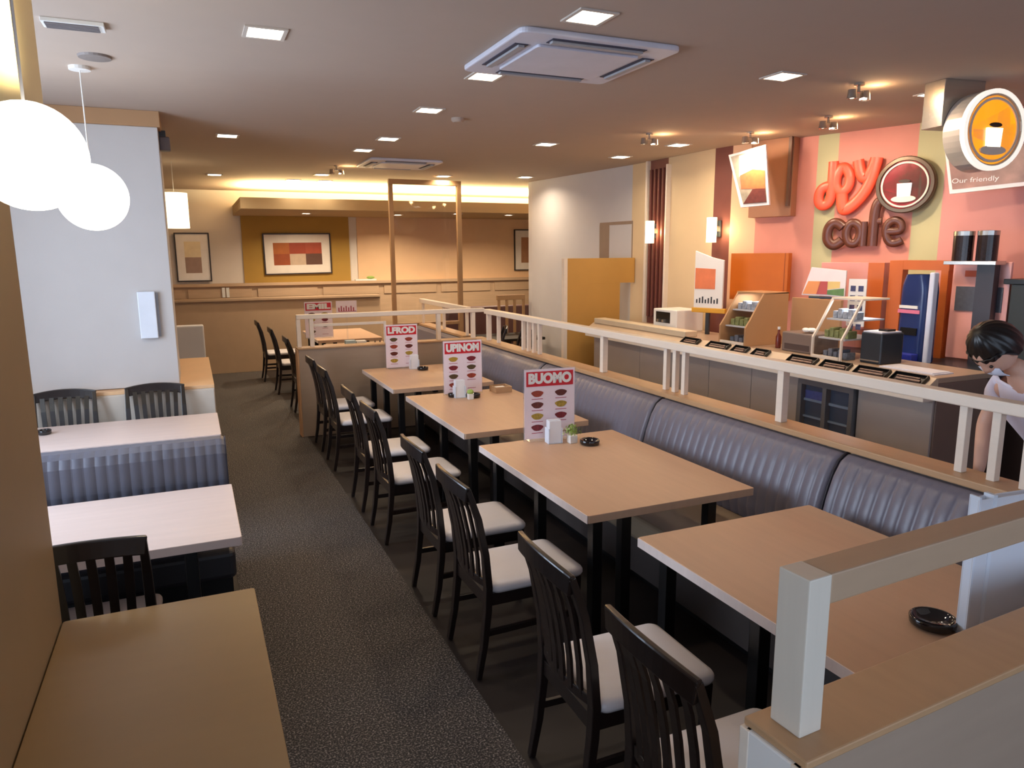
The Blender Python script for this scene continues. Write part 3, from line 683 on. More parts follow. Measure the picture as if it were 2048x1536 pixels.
b.build('louvres', mat('louvre_grey', (110, 104, 108), .5), t)
t = thing('ceiling_speaker', 'small round dark fitting in the ceiling behind the top left vent', 'speaker', (-.40, 5.0, CEIL))
B().lathe([(.09, 0), (.085, -.012), (.05, -.016), (0, -.016)], 24).build('ring', mat('dim_grey', (132, 122, 118), .6), t)
t = thing('smoke_detector', 'small flat white smoke detector in the ceiling right of the light line', 'detector', (2.17, 6.05, CEIL))
B().lathe([(.055, 0), (.055, -.02), (.04, -.035), (0, -.036)], 24).build('body', M_ceil, t)
t = thing('wall_speaker', 'small dark grey speaker on the upper edge of the pillar', 'speaker', (-.143, 6.9, 2.97))
B().box(0, .05, -.03, .03, 0, .05).build('bracket', M_graph, t); B().box(.0, .08, -.05, .05, -.11, 0).build('body', mat('speaker_grey', (108, 100, 104), .5), t, bev=.01)
def spots(x, y, label):
    t = thing('spotlight', label, 'spotlight', (x, y, CEIL), 0, 'twin ceiling spotlights')
    B().lathe([(.035, 0), (.035, -.015), (.01, -.02), (.01, -.06), (0, -.06)], 16).build('mount', M_steel, t)
    for s in (-1, 1):
        h = B().lathe([(.0, .03), (.028, .028), (.034, -.03), (.03, -.032), (.0, -.02)], 16, (s*.06, 0, -.075)).build('head', M_steel, t)
        B().lathe([(.024, -.026), (0, -.0265)], 16, (s*.06, 0, -.075)).build('bulb', M_lamp, h)
    B().box(-.06, .06, -.006, .006, -.062, -.05).build('bar', M_steel, t)
    l = bpy.data.lights.new('glow', 'POINT'); l.energy = 2.6; l.color = (1, .62, .30); l.shadow_soft_size = .03
    lo = bpy.data.objects.new('glow', l); C.objects.link(lo); lo.parent = t; lo.location = (.16, 0, -.07)
    area('bulb_light', (.0, 0, -.12), (0, math.radians(-40), 0), .08, .08, 11, (1, .76, .56), spread=math.radians(140), parent=t)
spots(4.14, 6.12, 'twin spotlight highest towards the counter far end, left of the row')
spots(5.00, 5.70, 'twin spotlight above the hanging dessert poster')
spots(5.05, 4.81, 'twin spotlight above the red lettering')
spots(4.28, 3.83, 'clear twin spotlight between the counter aisle light and the round sign')
spots(1.83, 9.73, 'distant twin spotlight left of the small air unit')

# ------------------------------------------------------------------ counter
t = thing('service_counter', 'long service counter with cream top edge and grey front panels', 'counter', (0, 0, 0))
B().box(4.66, 5.18, 3.32, 8.0, 0, 1.10).build('body', mat('counter_side', (128, 106, 94), .5, var=.04), t, bev=.003)
ys = [3.33, 3.95, 4.53, 5.12, 5.72, 6.32, 6.94, 7.98]
for k, (a, c) in enumerate(zip(ys, ys[1:])):
    if k == 1: continue
    B().box(4.64, 4.66, a+.003, c-.003, .08, .98).build('front_panel', M_grey, t, bev=.002)
B().box(4.52, 4.66, 3.32, 8.0, .98, 1.03).build('fascia', M_cream, t, bev=.004)
B().prism([(4.52, 1.03), (4.515, 1.055), (4.64, 1.14), (4.66, 1.14), (4.66, 1.03)], 'y', 3.32, 8.0).build('sloped_edge', mat('counter_beige', (208, 184, 156), .4, var=.05), t, bev=.003)
B().box(4.66, 5.22, 3.32, 8.0, 1.10, 1.14).build('worktop', mat('counter_top', (176, 152, 130), .3, var=.06), t, bev=.004)
f = thing('glass_cooler', 'small glass fronted cooler built into the counter front', 'cooler', (4.60, 3.95, 0))
B().box(.0, .058, .01, .57, .45, .50).box(0, .058, .01, .57, .92, .97).box(0, .058, .01, .05, .5, .92).box(0, .058, .53, .57, .5, .92).box(0, .058, .27, .31, .5, .92).build('door_frame', mat('cooler_frame', (120, 122, 128), .35, metal=.4), f, bev=.002)
B().box(.052, .058, .05, .53, .5, .92).build('interior', mat('cooler_dark', (60, 82, 108), .2), f)
B().box(.035, .052, .05, .27, .78, .80).box(.035, .052, .31, .53, .78, .80).box(.035, .052, .05, .27, .64, .655).box(.035, .052, .31, .53, .64, .655).build('shelf', mat('cooler_shelf', (128, 150, 176), .3), f)
B().box(.037, .052, .32, .52, .80, .87).build('packets', mat('blue_packets', (66, 84, 150), .4, var=.4, scale=40), f)
B().box(.004, .008, .05, .53, .5, .92).build('pane', M_pane, f)
TR = [(5.83, 6.08), (5.39, 5.68), (5.13, 5.32), (4.87, 5.05), (4.33, 4.62), (4.00, 4.27), (3.66, 3.94), (3.36, 3.62)]
nm = ['farthest', 'second farthest', 'third farthest', 'fourth farthest', 'fourth nearest', 'third nearest', 'second nearest', 'nearest']
for (a, c), n_ in zip(TR, nm):
    t = thing('counter_tray', 'black tray set in the sloping counter edge, %s along the row' % n_, 'tray', (4.545, a, 1.079), 0, 'black trays in the counter edge')
    t.rotation_euler = (0, math.radians(-34), 0); L = c-a
    B().box(0, .10, 0, L, .0, .006).box(0, .10, 0, .006, .006, .024).box(0, .10, L-.006, L, .006, .024).box(0, .006, .006, L-.006, .006, .024).box(.094, .10, .006, L-.006, .006, .024).build('tray', M_black, t, bev=.001)
    B().box(.03, .045, .03, L-.04, .008, .02).box(.06, .07, .05, L-.03, .008, .018).build('contents', mat('tray_items', (126, 98, 84), .4, var=.5, scale=50), t)
def case(y0, y1, label, side):
    t = thing('display_case', label, 'display case', (4.66, y0, 1.14), 0, 'food display cases on the counter')
    L = y1-y0; prof = [(0, 0), (0, .17), (.05, .24), (.20, .48), (.50, .49), (.50, 0)]
    for yy in (0, L-.02):
        if side:
            B().prism(prof, 'y', yy, yy+.02).build('side_panel', mat('case_side_wood', (184, 140, 98), .45, var=.05), t, bev=.002)
        else:
            B().prism(prof, 'y', yy+.008, yy+.012).build('side_glass', M_pane, t)
            B().bar([(.012, yy+.01, 0), (.012, yy+.01, .17), (.06, yy+.01, .24), (.205, yy+.01, .475)], .02, .016, up=(0, 1, 0)).build('side_frame', M_cream, t, bev=.002)
    B().box(-.005, .02, .02, L-.02, 0, .03).build('sill', M_cream, t, bev=.002)
    B().box(.003, .007, .02, L-.02, .03, .165).add([(.003, .02, .17), (.003, L-.02, .17), (.20, L-.02, .475), (.20, .02, .475), (.008, .02, .17), (.008, L-.02, .17), (.205, L-.02, .475), (.205, .02, .475)], [(0, 1, 2, 3), (7, 6, 5, 4), (0, 4, 5, 1), (2, 6, 7, 3), (0, 3, 7, 4), (1, 5, 6, 2)]).build('front_glass', M_pane, t)
    B().box(.06, .48, .02, L-.02, .16, .172).box(.14, .48, .02, L-.02, .31, .322).build('shelf', mat('case_shelf', (196, 198, 204), .3), t)
    B().box(.20, .50, .0, L, .475, .49).build('top_panel', M_cream if not side else MATS['case_side_wood'], t, bev=.002)
    for q, (zz, cc) in enumerate(((.172, (128, 134, 84)), (.322, (150, 156, 166)), (.0, (110, 118, 132)))):
        b = B()
        for k in range(5): b.box(.10+.0*k if q != 1 else .18, .2+(.06 if q == 1 else 0), .03+k*(L-.06)/5, .03+(k+.8)*(L-.06)/5, zz, zz+.06+.02*(k % 2))
        b.build('goods', mat('case_goods_%d' % q, cc, .5, var=.5, scale=40), t, bev=.006)
    area('case_fill', (.3, L/2, .465), (0, 0, 0), .2, L*.7, 2.2, (.9, .95, 1), parent=t)  # added fill lamp that lifts the dark case interior, no fixture modelled
    return t
case(5.25, 5.62, 'glass fronted display case with solid wooden sides on the counter', True)
case(4.16, 4.47, 'clear glass display case with cream frame on the counter', False)
t = thing('tan_screen', 'broad tan screen panel standing behind the first display case', 'panel', (5.19, 4.62, 1.14))
B().box(0, .03, .05, .62, 0, .44).build('panel', MATS['case_side_wood'], t, bev=.003)
def jar(x, y, z, r, h, m, capm, label):
    t = thing('sauce_bottle', label, 'bottle', (x, y, z))
    B().lathe([(r*.9, 0), (r, .01), (r, h*.6), (r*.45, h*.8), (r*.4, h)], 18).build('bottle', m, t, smooth=True)
    B().lathe([(r*.5, h), (r*.5, h*1.14), (0, h*1.15)], 16).build('cap', capm, t)
jar(4.86, 5.04, 1.14, .025, .17, mat('sauce_red', (110, 44, 34), .25), M_white, 'small brown sauce bottle with a white cap beside the wooden display case')
t = thing('napkin_stack', 'crumpled white napkins on the grey till', 'napkins', (4.86, 4.68, 1.32))
b = B()
for k in range(5): b.sphere((.02*k-.04, .03*math.sin(k*2), .015+.004*(k % 2)), .03, (1, 1.1, .55), 10, 7)
b.build('napkins', M_white, t)
t = thing('cash_register', 'low grey till unit between the two display cases', 'cash register', (4.78, 4.56, 1.14))
B().box(0, .3, 0, .36, 0, .17).build('body', mat('till_grey', (128, 112, 104), .4), t, bev=.012)
B().box(-.004, 0, .04, .32, .02, .07).build('drawer', mat('till_drawer', (84, 70, 68), .4), t)
t = thing('grill_unit', 'dark slate box unit with white papers on top, on the counter', 'appliance', (4.80, 3.96, 1.14))
B().box(0, .24, -.05, .14, 0, .24).build('body', M_graph, t, bev=.01)
B().box(.01, .22, -.04, .13, .24, .25).build('top_tray', mat('paper_white', (226, 226, 236), .5), t)
B().box(.09, .18, -.02, .06, .25, .265).build('scraper', M_black, t)
B().box(-.01, 0, -.04, .13, .02, .03).build('handle', M_steel, t)
t = thing('coffee_machine', 'white box shaped coffee machine with black front on the far counter', 'coffee machine', (4.83, 6.55, 1.14))
B().box(0, .36, -.02, .42, 0, .24).build('body', M_white, t, bev=.01)
B().box(-.006, 0, .1, .36, .09, .21).build('front', M_black, t)
B().box(-.05, -.006, .16, .19, .1, .13).box(-.05, -.006, .25, .28, .1, .13).build('spout', M_steel, t)
t = thing('paper_stack', 'flat stack of white papers at the near end of the counter', 'papers', (4.72, 3.40, 1.14))
B().box(0, .2, 0, .45, 0, .008).box(.01, .19, .02, .43, .008, .014).build('sheets', MATS['paper_white'], t)
t = thing('serving_ledge', 'cream raised slab at the far end of the counter', 'shelf', (4.62, 6.10, 1.14))
B().box(0, .16, 0, 1.85, 0, .06).build('slab', mat('slab_cream', (214, 198, 172), .45), t, bev=.006)

# ------------------------------------------------------------------ behind the counter
t = thing('back_counter', 'dark brown back counter along the coloured wall', 'counter', (0, 0, 0))
B().prism([(5.50, 6.2), (5.82, 5.1), (6.02, 4.5), (6.26, 2.6), (5.66, 2.6), (5.50, 4.4), (5.30, 5.0), (5.15, 6.2)], 'z', 0, 1.05).build('body', mat('back_counter_brown', (74, 56, 50), .5), t)
B().prism([(5.50, 6.2), (5.82, 5.1), (6.02, 4.5), (6.26, 2.6), (5.62, 2.6), (5.46, 4.4), (5.27, 5.0), (5.12, 6.2)], 'z', 1.05, 1.09).build('worktop', M_graph, t, bev=.003)
def wallthing(name, label, cat, x, y, z, ang, group=None): return thing(name, label, cat, (x, y, z), ang, group)
A1 = math.atan2(-1.8, .68)   # direction of the slanted wall
t = wallthing('cupboard', 'orange cabinet door below the hanging dessert poster', 'cabinet', 5.37, 6.33, 1.50, math.atan2(-.6, .23))
B().box(0, .64, 0, .08, 0, .49).build('door', mat('orange_lacquer', (200, 104, 10), .5, var=.05), t, bev=.003)
B().box(.60, .607, -.003, 0, .0, .49).build('side_strip', mat('orange_dark', (160, 76, 10), .5), t)
t = wallthing('soffit_box', 'tan box hanging from the ceiling behind the dessert poster', 'box', 5.54, 6.22, 2.36, math.atan2(-.42, .16))
B().box(0, .46, -.10, .02, 0, CEIL-2.36).build('box', mat('soffit_tan', (170, 120, 88), .6), t, bev=.003)
B().box(.42, .45, -.14, -.10, .1, CEIL-2.36).build('hanger', mat('hanger_brown', (110, 84, 70), .5), t)
M_pw = mat('poster_border', (238, 226, 226), .4)
t = wallthing('hanging_poster', 'tilted hanging poster of an iced dessert drink in orange and cream', 'poster', 5.03, 6.04, 2.44, math.atan2(-.34, .13))
def quadp(pts, y0, y1): return B().prism(pts, 'y', y0, y1)
quadp([(.16, .0), (.46, .01), (.39, .58), (.0, .52)], 0, .03).build('board', M_pw, t, bev=.003)
quadp([(.19, .03), (.435, .035), (.365, .555), (.03, .50)], -.003, 0).build('photo', mat('poster_grey', (150, 140, 120), .4, var=.4, scale=12), t)
quadp([(.13, .30), (.40, .33), (.36, .53), (.12, .50)], -.005, -.003).build('cream_swirl', mat('cream_swirl', (250, 234, 214), .4, var=.08, scale=30), t)
quadp([(.16, .18), (.41, .17), (.40, .34), (.27, .36), (.14, .31)], -.006, -.004).build('orange_slush', mat('orange_slush', (214, 96, 48), .4, var=.2, scale=25), t)
quadp([(.19, .035), (.43, .04), (.41, .18), (.28, .17)], -.0055, -.0035).build('glass_base', mat('cola_brown', (98, 44, 34), .3, var=.3, scale=25), t)
# lettering on the wall: joy + cafe
ANG = math.atan2(-1.8, .68)
def on_wall(y):  # X of wall at y on the slanted run
    return 5.42+(6.6-y)*(.68/1.8)
S = Vector((.353, -.936, 0))
base = Vector((5.80-.06, 5.60, 0))
t = thing('wall_lettering', 'raised coral red lettering reading Joy on the slanted wall', 'sign', (5.735, 5.58, 2.30), ANG)
M_coral = mat('coral_letters', (250, 92, 62), .4, var=.03)
def stroke(name, pts, rad, parent, m, depth=.5, cyc=False):
    rad *= 1.18
    cu = bpy.data.curves.new(name, 'CURVE'); cu.dimensions = '3D'; cu.bevel_depth = rad; cu.bevel_resolution = 4; cu.use_fill_caps = True; cu.resolution_u = 10
    sp = cu.splines.new('NURBS'); sp.points.add(len(pts)-1)
    for p, q in zip(sp.points, pts): p.co = (q[0], 0, q[1], 1); p.radius = q[2] if len(q) > 2 else 1
    sp.use_endpoint_u = not cyc; sp.use_cyclic_u = cyc; sp.order_u = 3
    ob = bpy.data.objects.new(name, cu); C.objects.link(ob); bpy.context.view_layer.update()
    me = bpy.data.meshes.new_from_object(ob.evaluated_get(bpy.context.evaluated_depsgraph_get())); bpy.data.objects.remove(ob)
    for v in me.vertices: v.co.y *= depth
    for p in me.polygons: p.use_smooth = True
    me.materials.clear(); me.materials.append(m)
    o = bpy.data.objects.new(name, me); C.objects.link(o); o.parent = parent; return o
stroke('letter_j', [(.17, .56), (.17, .45), (.17, .30), (.16, .18), (.10, .14), (.05, .17), (.04, .25), (.08, .33), (.14, .33)], .042, t, M_coral)
stroke('letter_o', [(.27, .52), (.34, .42), (.33, .30), (.26, .26), (.20, .32), (.21, .44)], .040, t, M_coral, cyc=True)
stroke('letter_y', [(.40, .55), (.42, .45), (.46, .38), (.51, .40), (.55, .50), (.56, .56)], .045, t, M_coral)
stroke('letter_y_tail', [(.57, .56), (.55, .42), (.50, .28), (.42, .17), (.33, .10), (.28, .10), (.27, .25)], .048, t, M_coral)
t = thing('wall_lettering', 'raised dark brown lettering reading cafe below the red letters', 'sign', (5.765, 5.49, 1.98), ANG)
M_choc = mat('chocolate_letters', (92, 50, 34), .35, var=.1)
stroke('letter_c', [(.21, .25), (.17, .29), (.11, .30), (.06, .24), (.06, .14), (.11, .08), (.17, .09), (.21, .13)], .042, t, M_choc)
stroke('letter_a', [(.30, .30), (.37, .26), (.38, .17), (.34, .09), (.27, .10), (.24, .18), (.25, .26)], .036, t, M_choc, cyc=True)
stroke('letter_a_stem', [(.40, .30), (.40, .18), (.40, .07)], .034, t, M_choc)
stroke('letter_f', [(.60, .46), (.56, .50), (.51, .47), (.49, .38), (.49, .22), (.49, .07)], .040, t, M_choc)
stroke('letter_f_bar', [(.45, .30), (.50, .30), (.56, .30)], .028, t, M_choc)
stroke('letter_e', [(.61, .20), (.68, .20), (.74, .21), (.73, .28), (.67, .31), (.61, .27), (.60, .18), (.64, .10), (.70, .09), (.75, .12)], .032, t, M_choc)
# round plaque
def disc(label, loc, ang, R, depth, rimm, facem, lamp, emitcup=False, name='round_sign'):
    t = thing(name, label, 'sign', loc, ang)
    B().lathe([(R, depth), (R, .01), (R*.97, 0), (R*.86, 0), (R*.84, .012)], 44, axis='y').build('rim', rimm, t, smooth=False)
    B().lathe([(R*.84, .012), (0, .012)], 44, axis='y').build('face', facem, t)
    B().lathe([(R*.80, .002), (R*.80, .012), (R*.74, .012), (R*.74, .002), (R*.80, .002)], 44, axis='y').build('inner_ring', M_cream, t)
    B().prism([(-.25*R, .05*R), (.25*R, .05*R), (.22*R, -.42*R), (-.22*R, -.42*R)], 'y', -.004, .012).build('cup', lamp, t, bev=.002)
    B().prism([(k*R*.42*math.cos(a), -.5*R+.12*R*math.sin(a)) for k, a in [(1, 2*PI*i/18) for i in range(18)]], 'y', -.003, .012).build('saucer', M_cream, t, bev=.001)
    B().prism([(R*.2*math.cos(a), .12*R+.06*R*math.sin(a)) for a in [2*PI*i/16 for i in range(16)]], 'y', -.006, .0).build('cup_mark', mat('mark_dark', (60, 40, 24), .5), t)
    return t
disc('round red cup plaque with dark rim on the wall beside the red letters', (5.945, 4.745, 2.59), ANG, .25, .07, mat('dark_bronze_rim', (96, 78, 58), .3, metal=.5), mat('plaque_red', (206, 52, 58), .35, var=.1), mat('cup_white', (250, 246, 246), .5, emit=(255, 250, 245), es=.5), name='round_plaque')
t = disc('round illuminated yellow cup sign projecting near the ceiling at top right', (4.94, 3.30, 2.785), math.radians(-8), .258, .165, mat('steel_rim', (206, 200, 190), .3, metal=.4), mat('sign_yellow', (250, 180, 40), .4, emit=(255, 176, 30), es=.9), mat('cup_glow', (255, 250, 220), .5, emit=(255, 248, 210), es=3), name='lightbox_sign')
B().lathe([(.259, -.004), (.259, .03), (.230, .0), (.230, -.004), (.259, -.004)], 44, axis='y').build('light_ring', mat('ring_glow', (255, 250, 240), .4, emit=(255, 246, 230), es=.9), t)
t2 = thing('sign_bracket', 'brushed steel duct fixed to the ceiling above the yellow round sign', 'bracket', (4.94, 3.30, 2.785), math.radians(-8))
B().box(-.27, .07, .168, .34, .04, CEIL-2.785).build('duct', M_steel, t2, bev=.004)
t = thing('wall_poster', 'brown toned photo poster with white script behind the yellow sign', 'poster', (5.75, 4.30, 2.46), math.radians(-76))
quadp([(.12, 0), (.72, .03), (.66, .60), (0, .62)], 0, .02).build('board', M_pw, t, bev=.002)
quadp([(.14, .035), (.70, .06), (.645, .585), (.02, .60)], -.003, 0).build('photo', mat('poster_brown', (150, 112, 100), .4, var=.6, scale=6), t)
textobj('script', 'Our friendly', .08, M_white, t, (.30, -.005, .10), w=.34, h=.05, ext=.0006)
# displays
t = thing('menu_display', 'white and orange drink display board on a yellow bracket', 'sign', (4.95, 6.40, 1.42), math.radians(-70))
quadp([(0, 0), (.34, .0), (.34, .50), (.2, .53), (0, .60)], 0, .025).build('board', M_white, t, bev=.003)
quadp([(.01, .20), (.25, .20), (.25, .41), (.01, .42)], -.003, 0).build('orange_print', mat('display_orange', (226, 128, 84), .4, var=.15, scale=8), t)
b = B()
for k in range(8): b.box(.03+k*.035, .045+k*.035, -.003, 0, .05, .09+.015*(k % 3))
b.build('lettering', mat('ink_black', (30, 30, 36), .5), t)
B().box(-.02, .38, -.01, .04, -.05, 0).build('bracket', mat('yellow_plastic', (214, 160, 50), .4), t, bev=.006)
B().box(.15, .19, .0, .03, -.28, -.05).build('stem', M_graph, t)
t = thing('menu_display', 'slanted picture board of set meals in red yellow and green above the cases', 'sign', (5.31, 5.22, 1.60), math.radians(-68))
quadp([(-.02, 0), (.38, -.01), (.38, .23), (.06, .26)], 0, .02).build('board', M_pw, t, bev=.002)
quadp([(-.01, .01), (.12, .01), (.16, .13), (.04, .13)], -.003, 0).build('print', mat('print_orange', (236, 150, 70), .4), t)
quadp([(.12, .01), (.22, .01), (.22, .13), (.15, .13)], -.003, 0).build('print', mat('print_scarlet', (190, 66, 44), .4), t)
quadp([(.22, .01), (.37, .0), (.37, .07), (.22, .05)], -.003, 0).build('print', mat('print_green', (92, 130, 44), .4, var=.2, scale=30), t)
quadp([(.22, .055), (.33, .072), (.33, .13), (.22, .13)], -.003, 0).build('print', mat('print_yellow', (230, 196, 110), .4), t)
B().box(.05, .30, 0, .03, -.03, -.01).box(.15, .19, .005, .025, -.50, -.03).build('stand', M_graph, t)
t = thing('bottle_chart', 'tall narrow white chart of small dark pictures behind the counter', 'sign', (5.42, 4.78, 1.34), math.radians(-75))
B().box(-.02, .14, 0, .01, 0, .42).build('board', M_white, t)
b = B()
for r in range(5):
    if r == 3: continue
    for c in range(2): b.box(.0+c*.07, .045+c*.07, -.003, 0, .36-r*.085-.05, .36-r*.085)
b.build('pictures', mat('ink_navy', (62, 66, 104), .5, var=.4, scale=80), t)
t = thing('pink_cabinet', 'salmon and orange cabinet housing behind the narrow white chart', 'cabinet', (5.535, 5.24, 1.30), math.radians(-72))
B().box(0, .58, .0, .15, 0, .60).build('body', M_rose, t, bev=.003)
for a_, b_, c_ in ((0, .11, .45), (.44, .58, .60)): B().box(a_, b_, -.006, 0, 0, c_).build('orange_strip', mat('burnt_orange', (196, 100, 40), .5, var=.08), t)
t = thing('dispenser_surround', 'burnt orange frame around the blue drink dispenser', 'frame', (5.74, 4.66, 1.09), math.radians(-78))
B().box(0, .12, 0, .1, 0, .83).box(.12, .5, 0, .1, .75, .83).box(.44, .5, 0, .1, 0, .75).build('frame', MATS['burnt_orange'], t, bev=.003)
t = thing('drink_dispenser', 'tall dark blue drink dispenser with a pink label band', 'dispenser', (5.56, 4.20, 1.09), math.radians(-90))
def dsp(u, v):
    zz = v*.72; wv = .125*(1-.30*max(0, (v-.78)/.22)**2)
    a = u*2*PI
    return (wv*max(-1, min(1, 1.25*math.cos(a))), .09*max(-1, min(1, 1.25*math.sin(a))), zz)
B().grid(dsp, 24, 20).prism([(.085*math.cos(a), .07*math.sin(a)) for a in [2*PI*k/24 for k in range(24)]], 'z', .7, .715).build('body', mat('navy_plastic', (32, 50, 102), .25, var=.1), t, smooth=True)
B().box(-.12, .08, -.096, -.09, .40, .43).build('label_band', mat('label_pink', (220, 120, 150), .4), t)
B().box(-.11, .06, -.096, -.09, .44, .465).build('display_strip', M_white, t)
B().box(-.08, .07, -.1, -.09, .22, .28).build('outlet', M_black, t)
B().box(-.13, .10, -.17, -.09, 0, .07).build('drip_tray', mat('royal_blue', (40, 50, 150), .4), t, bev=.006)
B().box(.135, .18, -.09, -.03, 0, .74).build('chrome_tube', mat('pale_blue_chrome', (206, 214, 236), .25), t, bev=.01)
t = thing('reflective_panel', 'pale pink panel with a grey control grille behind the person', 'panel', (5.86, 4.12, 1.09), math.radians(-82))
B().box(-.02, .42, 0, .03, .02, .82).build('panel', mat('panel_pink', (240, 176, 168), .3), t, bev=.003)
B().box(.02, .38, -.008, 0, .42, .62).build('grille', mat('grille_grey', (88, 92, 104), .4, var=.2, scale=30), t)
B().box(.22, .34, -.01, 0, .08, .36).build('switch_plate', mat('plate_mauve', (150, 120, 132), .4, var=.3, scale=40), t)
B().box(.08, .30, -.008, 0, .70, .75).build('red_label', mat('label_orange', (206, 84, 40), .5), t)
t = thing('shelf', 'steel shelf on a dark column carrying the two coffee canisters', 'shelf', (5.80, 3.92, 1.09), math.radians(-80))
B().box(-.19, .20, -.12, .06, .80, .83).build('board', M_steel, t, bev=.003)
B().box(.03, .16, -.03, .06, 0, .80).build('column', mat('column_dark', (52, 44, 50), .4), t)
for x, l in ((-.085, 'dark glass coffee canister, the left of two on the steel shelf'), (.095, 'dark glass coffee canister, the right of two on the steel shelf')):
    p = Vector((5.80, 3.92, 1.09+.83)) + Vector((math.cos(math.radians(-80))*x+.03*math.sin(math.radians(-80))*-1*-1, math.sin(math.radians(-80))*x, 0))
    c = thing('coffee_canister', l, 'canister', tuple(p), 0, 'coffee canisters on the steel shelf')
    B().lathe([(.075, 0), (.075, .21), (.07, .215), (0, .216)], 24).build('jar', mat('dark_canister', (38, 28, 30), .15, var=.3, scale=20), c, smooth=False)
    B().lathe([(.077, .20), (.077, .235), (.02, .24), (0, .24)], 24).build('lid', M_steel, c)
t = thing('dark_cabinet', 'tall black green cabinet at the right edge behind the person', 'cabinet', (5.88, 3.70, 0), math.radians(-84))
B().box(0.03, 1.1, 0, .2, 1.09, 1.74).build('body', mat('black_green', (44, 46, 40), .4, var=.1), t, bev=.004)
B().box(-.02, 1.12, -.02, .21, 1.74, 1.78).build('top', M_black, t, bev=.004)
t = thing('sink_table', 'low black worktop between the counter end and the cabinet', 'table', (5.22, 3.0, 0))
B().box(0, .5, .0, 1.2, 1.0, 1.05).build('tabletop', M_black, t, bev=.004)
for x in (.03, .43):
    for y in (.03, 1.13): B().box(x, x+.04, y, y+.04, 0, 1.0).build('leg', M_black, t)
def sconce(x, y, z, ang, label):
    t = thing('wall_sconce', label, 'lamp', (x, y, z), ang, 'wall sconces on the coloured wall')
    B().lathe([(.055, 0), (.055, .27)], 24).build('shade', M_shade, t, smooth=True)
    B().box(-.02, .02, .05, .11, .12, .18).build('arm', M_steel, t)
    B().box(-.04, .04, .095, .115, .06, .24).build('wall_plate', M_graph, t, bev=.003)
    l = bpy.data.lights.new('bulb_light', 'POINT'); l.energy = 5; l.color = (1, .66, .3); l.shadow_soft_size = .05
    lo = bpy.data.objects.new('bulb_light', l); C.objects.link(lo); lo.parent = t; lo.location = (.07, .03, .13)
sconce(5.27, 7.73, 2.12, math.radians(-90), 'cylindrical glowing wall lamp by the ribbed maroon stripe')
sconce(5.31, 6.60, 2.11, math.radians(-82), 'cylindrical glowing wall lamp beside the plain maroon stripe')
t = thing('pass_window', 'recessed opening with a pale pane in the light grey wall', 'window', (5.30, 9.0, 1.92), math.radians(-83.6))
B().box(0, .73, .0, .05, .46, .50).box(0, .22, 0, .05, 0, .46).box(.70, .73, 0, .05, 0, .46).build('frame', mat('recess_brown', (150, 128, 112), .6), t, bev=.003)
B().box(.22, .70, .02, .05, 0, .46).build('pane', mat('pale_pane', (218, 224, 214), .3), t)
t = thing('paper_holder', 'small pale blue holder fixed to the face of the pillar', 'holder', (-.402, 6.655, 1.34))
B().box(0, .13, -.05, 0, 0, .38).build('box', mat('pale_blue_plastic', (226, 232, 242), .35), t, bev=.006)
B().box(.13, .15, -.02, .02, .01, .37).build('side_plate', mat('holder_grey', (140, 146, 160), .4), t)

# ------------------------------------------------------------------ the stooping person behind the railing
def skin(name, verts, edges, m, parent, root=0, sub=2):
    me = bpy.data.meshes.new(name); me.from_pydata([v[:3] for v in verts], edges, []); me.materials.append(m)
    o = bpy.data.objects.new(name, me); C.objects.link(o); o.parent = parent
    md = o.modifiers.new('skin', 'SKIN'); md.use_smooth_shade = True
    lay = me.skin_vertices[0].data
    for d, v in zip(lay, verts): d.radius = (v[3], v[4] if len(v) > 4 else v[3]); d.use_root = False
    lay[root].use_root = True
    s = o.modifiers.new('sub', 'SUBSURF'); s.levels = sub; s.render_levels = sub
    return o
P = thing('person', 'person with short black hair in a white top bending over behind the railing', 'person', (3.49, 2.04, 0))
M_skin = mat('skin', (214, 168, 146), .5, var=.03); M_hair = mat('black_hair', (20, 15, 15), .35, var=.3, scale=30, stretch=(1, 1, 6))
M_blouse = mat('white_blouse', (226, 222, 238), .7, var=.03); M_trous = mat('black_trousers', (18, 17, 20), .6)
# local axes: the person faces -x (towards the railing/left), bends forward; hips at x=+.30
V = [(.34, -.16, .93, .13, .12),      #0 pelvis
     (.28, -.13, 1.08, .12, .13),     #1 waist
     (.16, -.06, 1.26, .13, .15),     #2 chest
     (.05, .00, 1.38, .085, .12),     #3 upper chest
     (-.04, .03, 1.45, .05, .05),     #4 neck
     (-.10, .05, 1.50, .055, .055),   #5 head root
     (.08, .16, 1.36, .055, .05),     #6 shoulder L (far)
     (.05, .22, 1.16, .043, .04),     #7 elbow L
     (-.08, .14, .97, .03, .028),      #8 wrist L
     (.04, -.17, 1.34, .055, .05),    #9 shoulder R (near)
     (.02, -.25, 1.12, .043, .04),    #10 elbow R
     (-.12, -.19, .93, .03, .028),     #11 wrist R
     (.36, -.07, .84, .09, .09), (.30, -.04, .48, .062, .062), (.36, -.02, .10, .042, .042), (.24, -.02, .04, .04, .032),
     (.36, -.26, .84, .09, .09), (.28, -.27, .48, .062, .062), (.34, -.28, .10, .042, .042), (.22, -.29, .04, .04, .032)]
Ed = [(0, 1), (1, 2), (2, 3), (3, 4), (4, 5), (3, 6), (6, 7), (7, 8), (3, 9), (9, 10), (10, 11), (0, 12), (12, 13), (13, 14), (14, 15), (0, 16), (16, 17), (17, 18), (18, 19)]
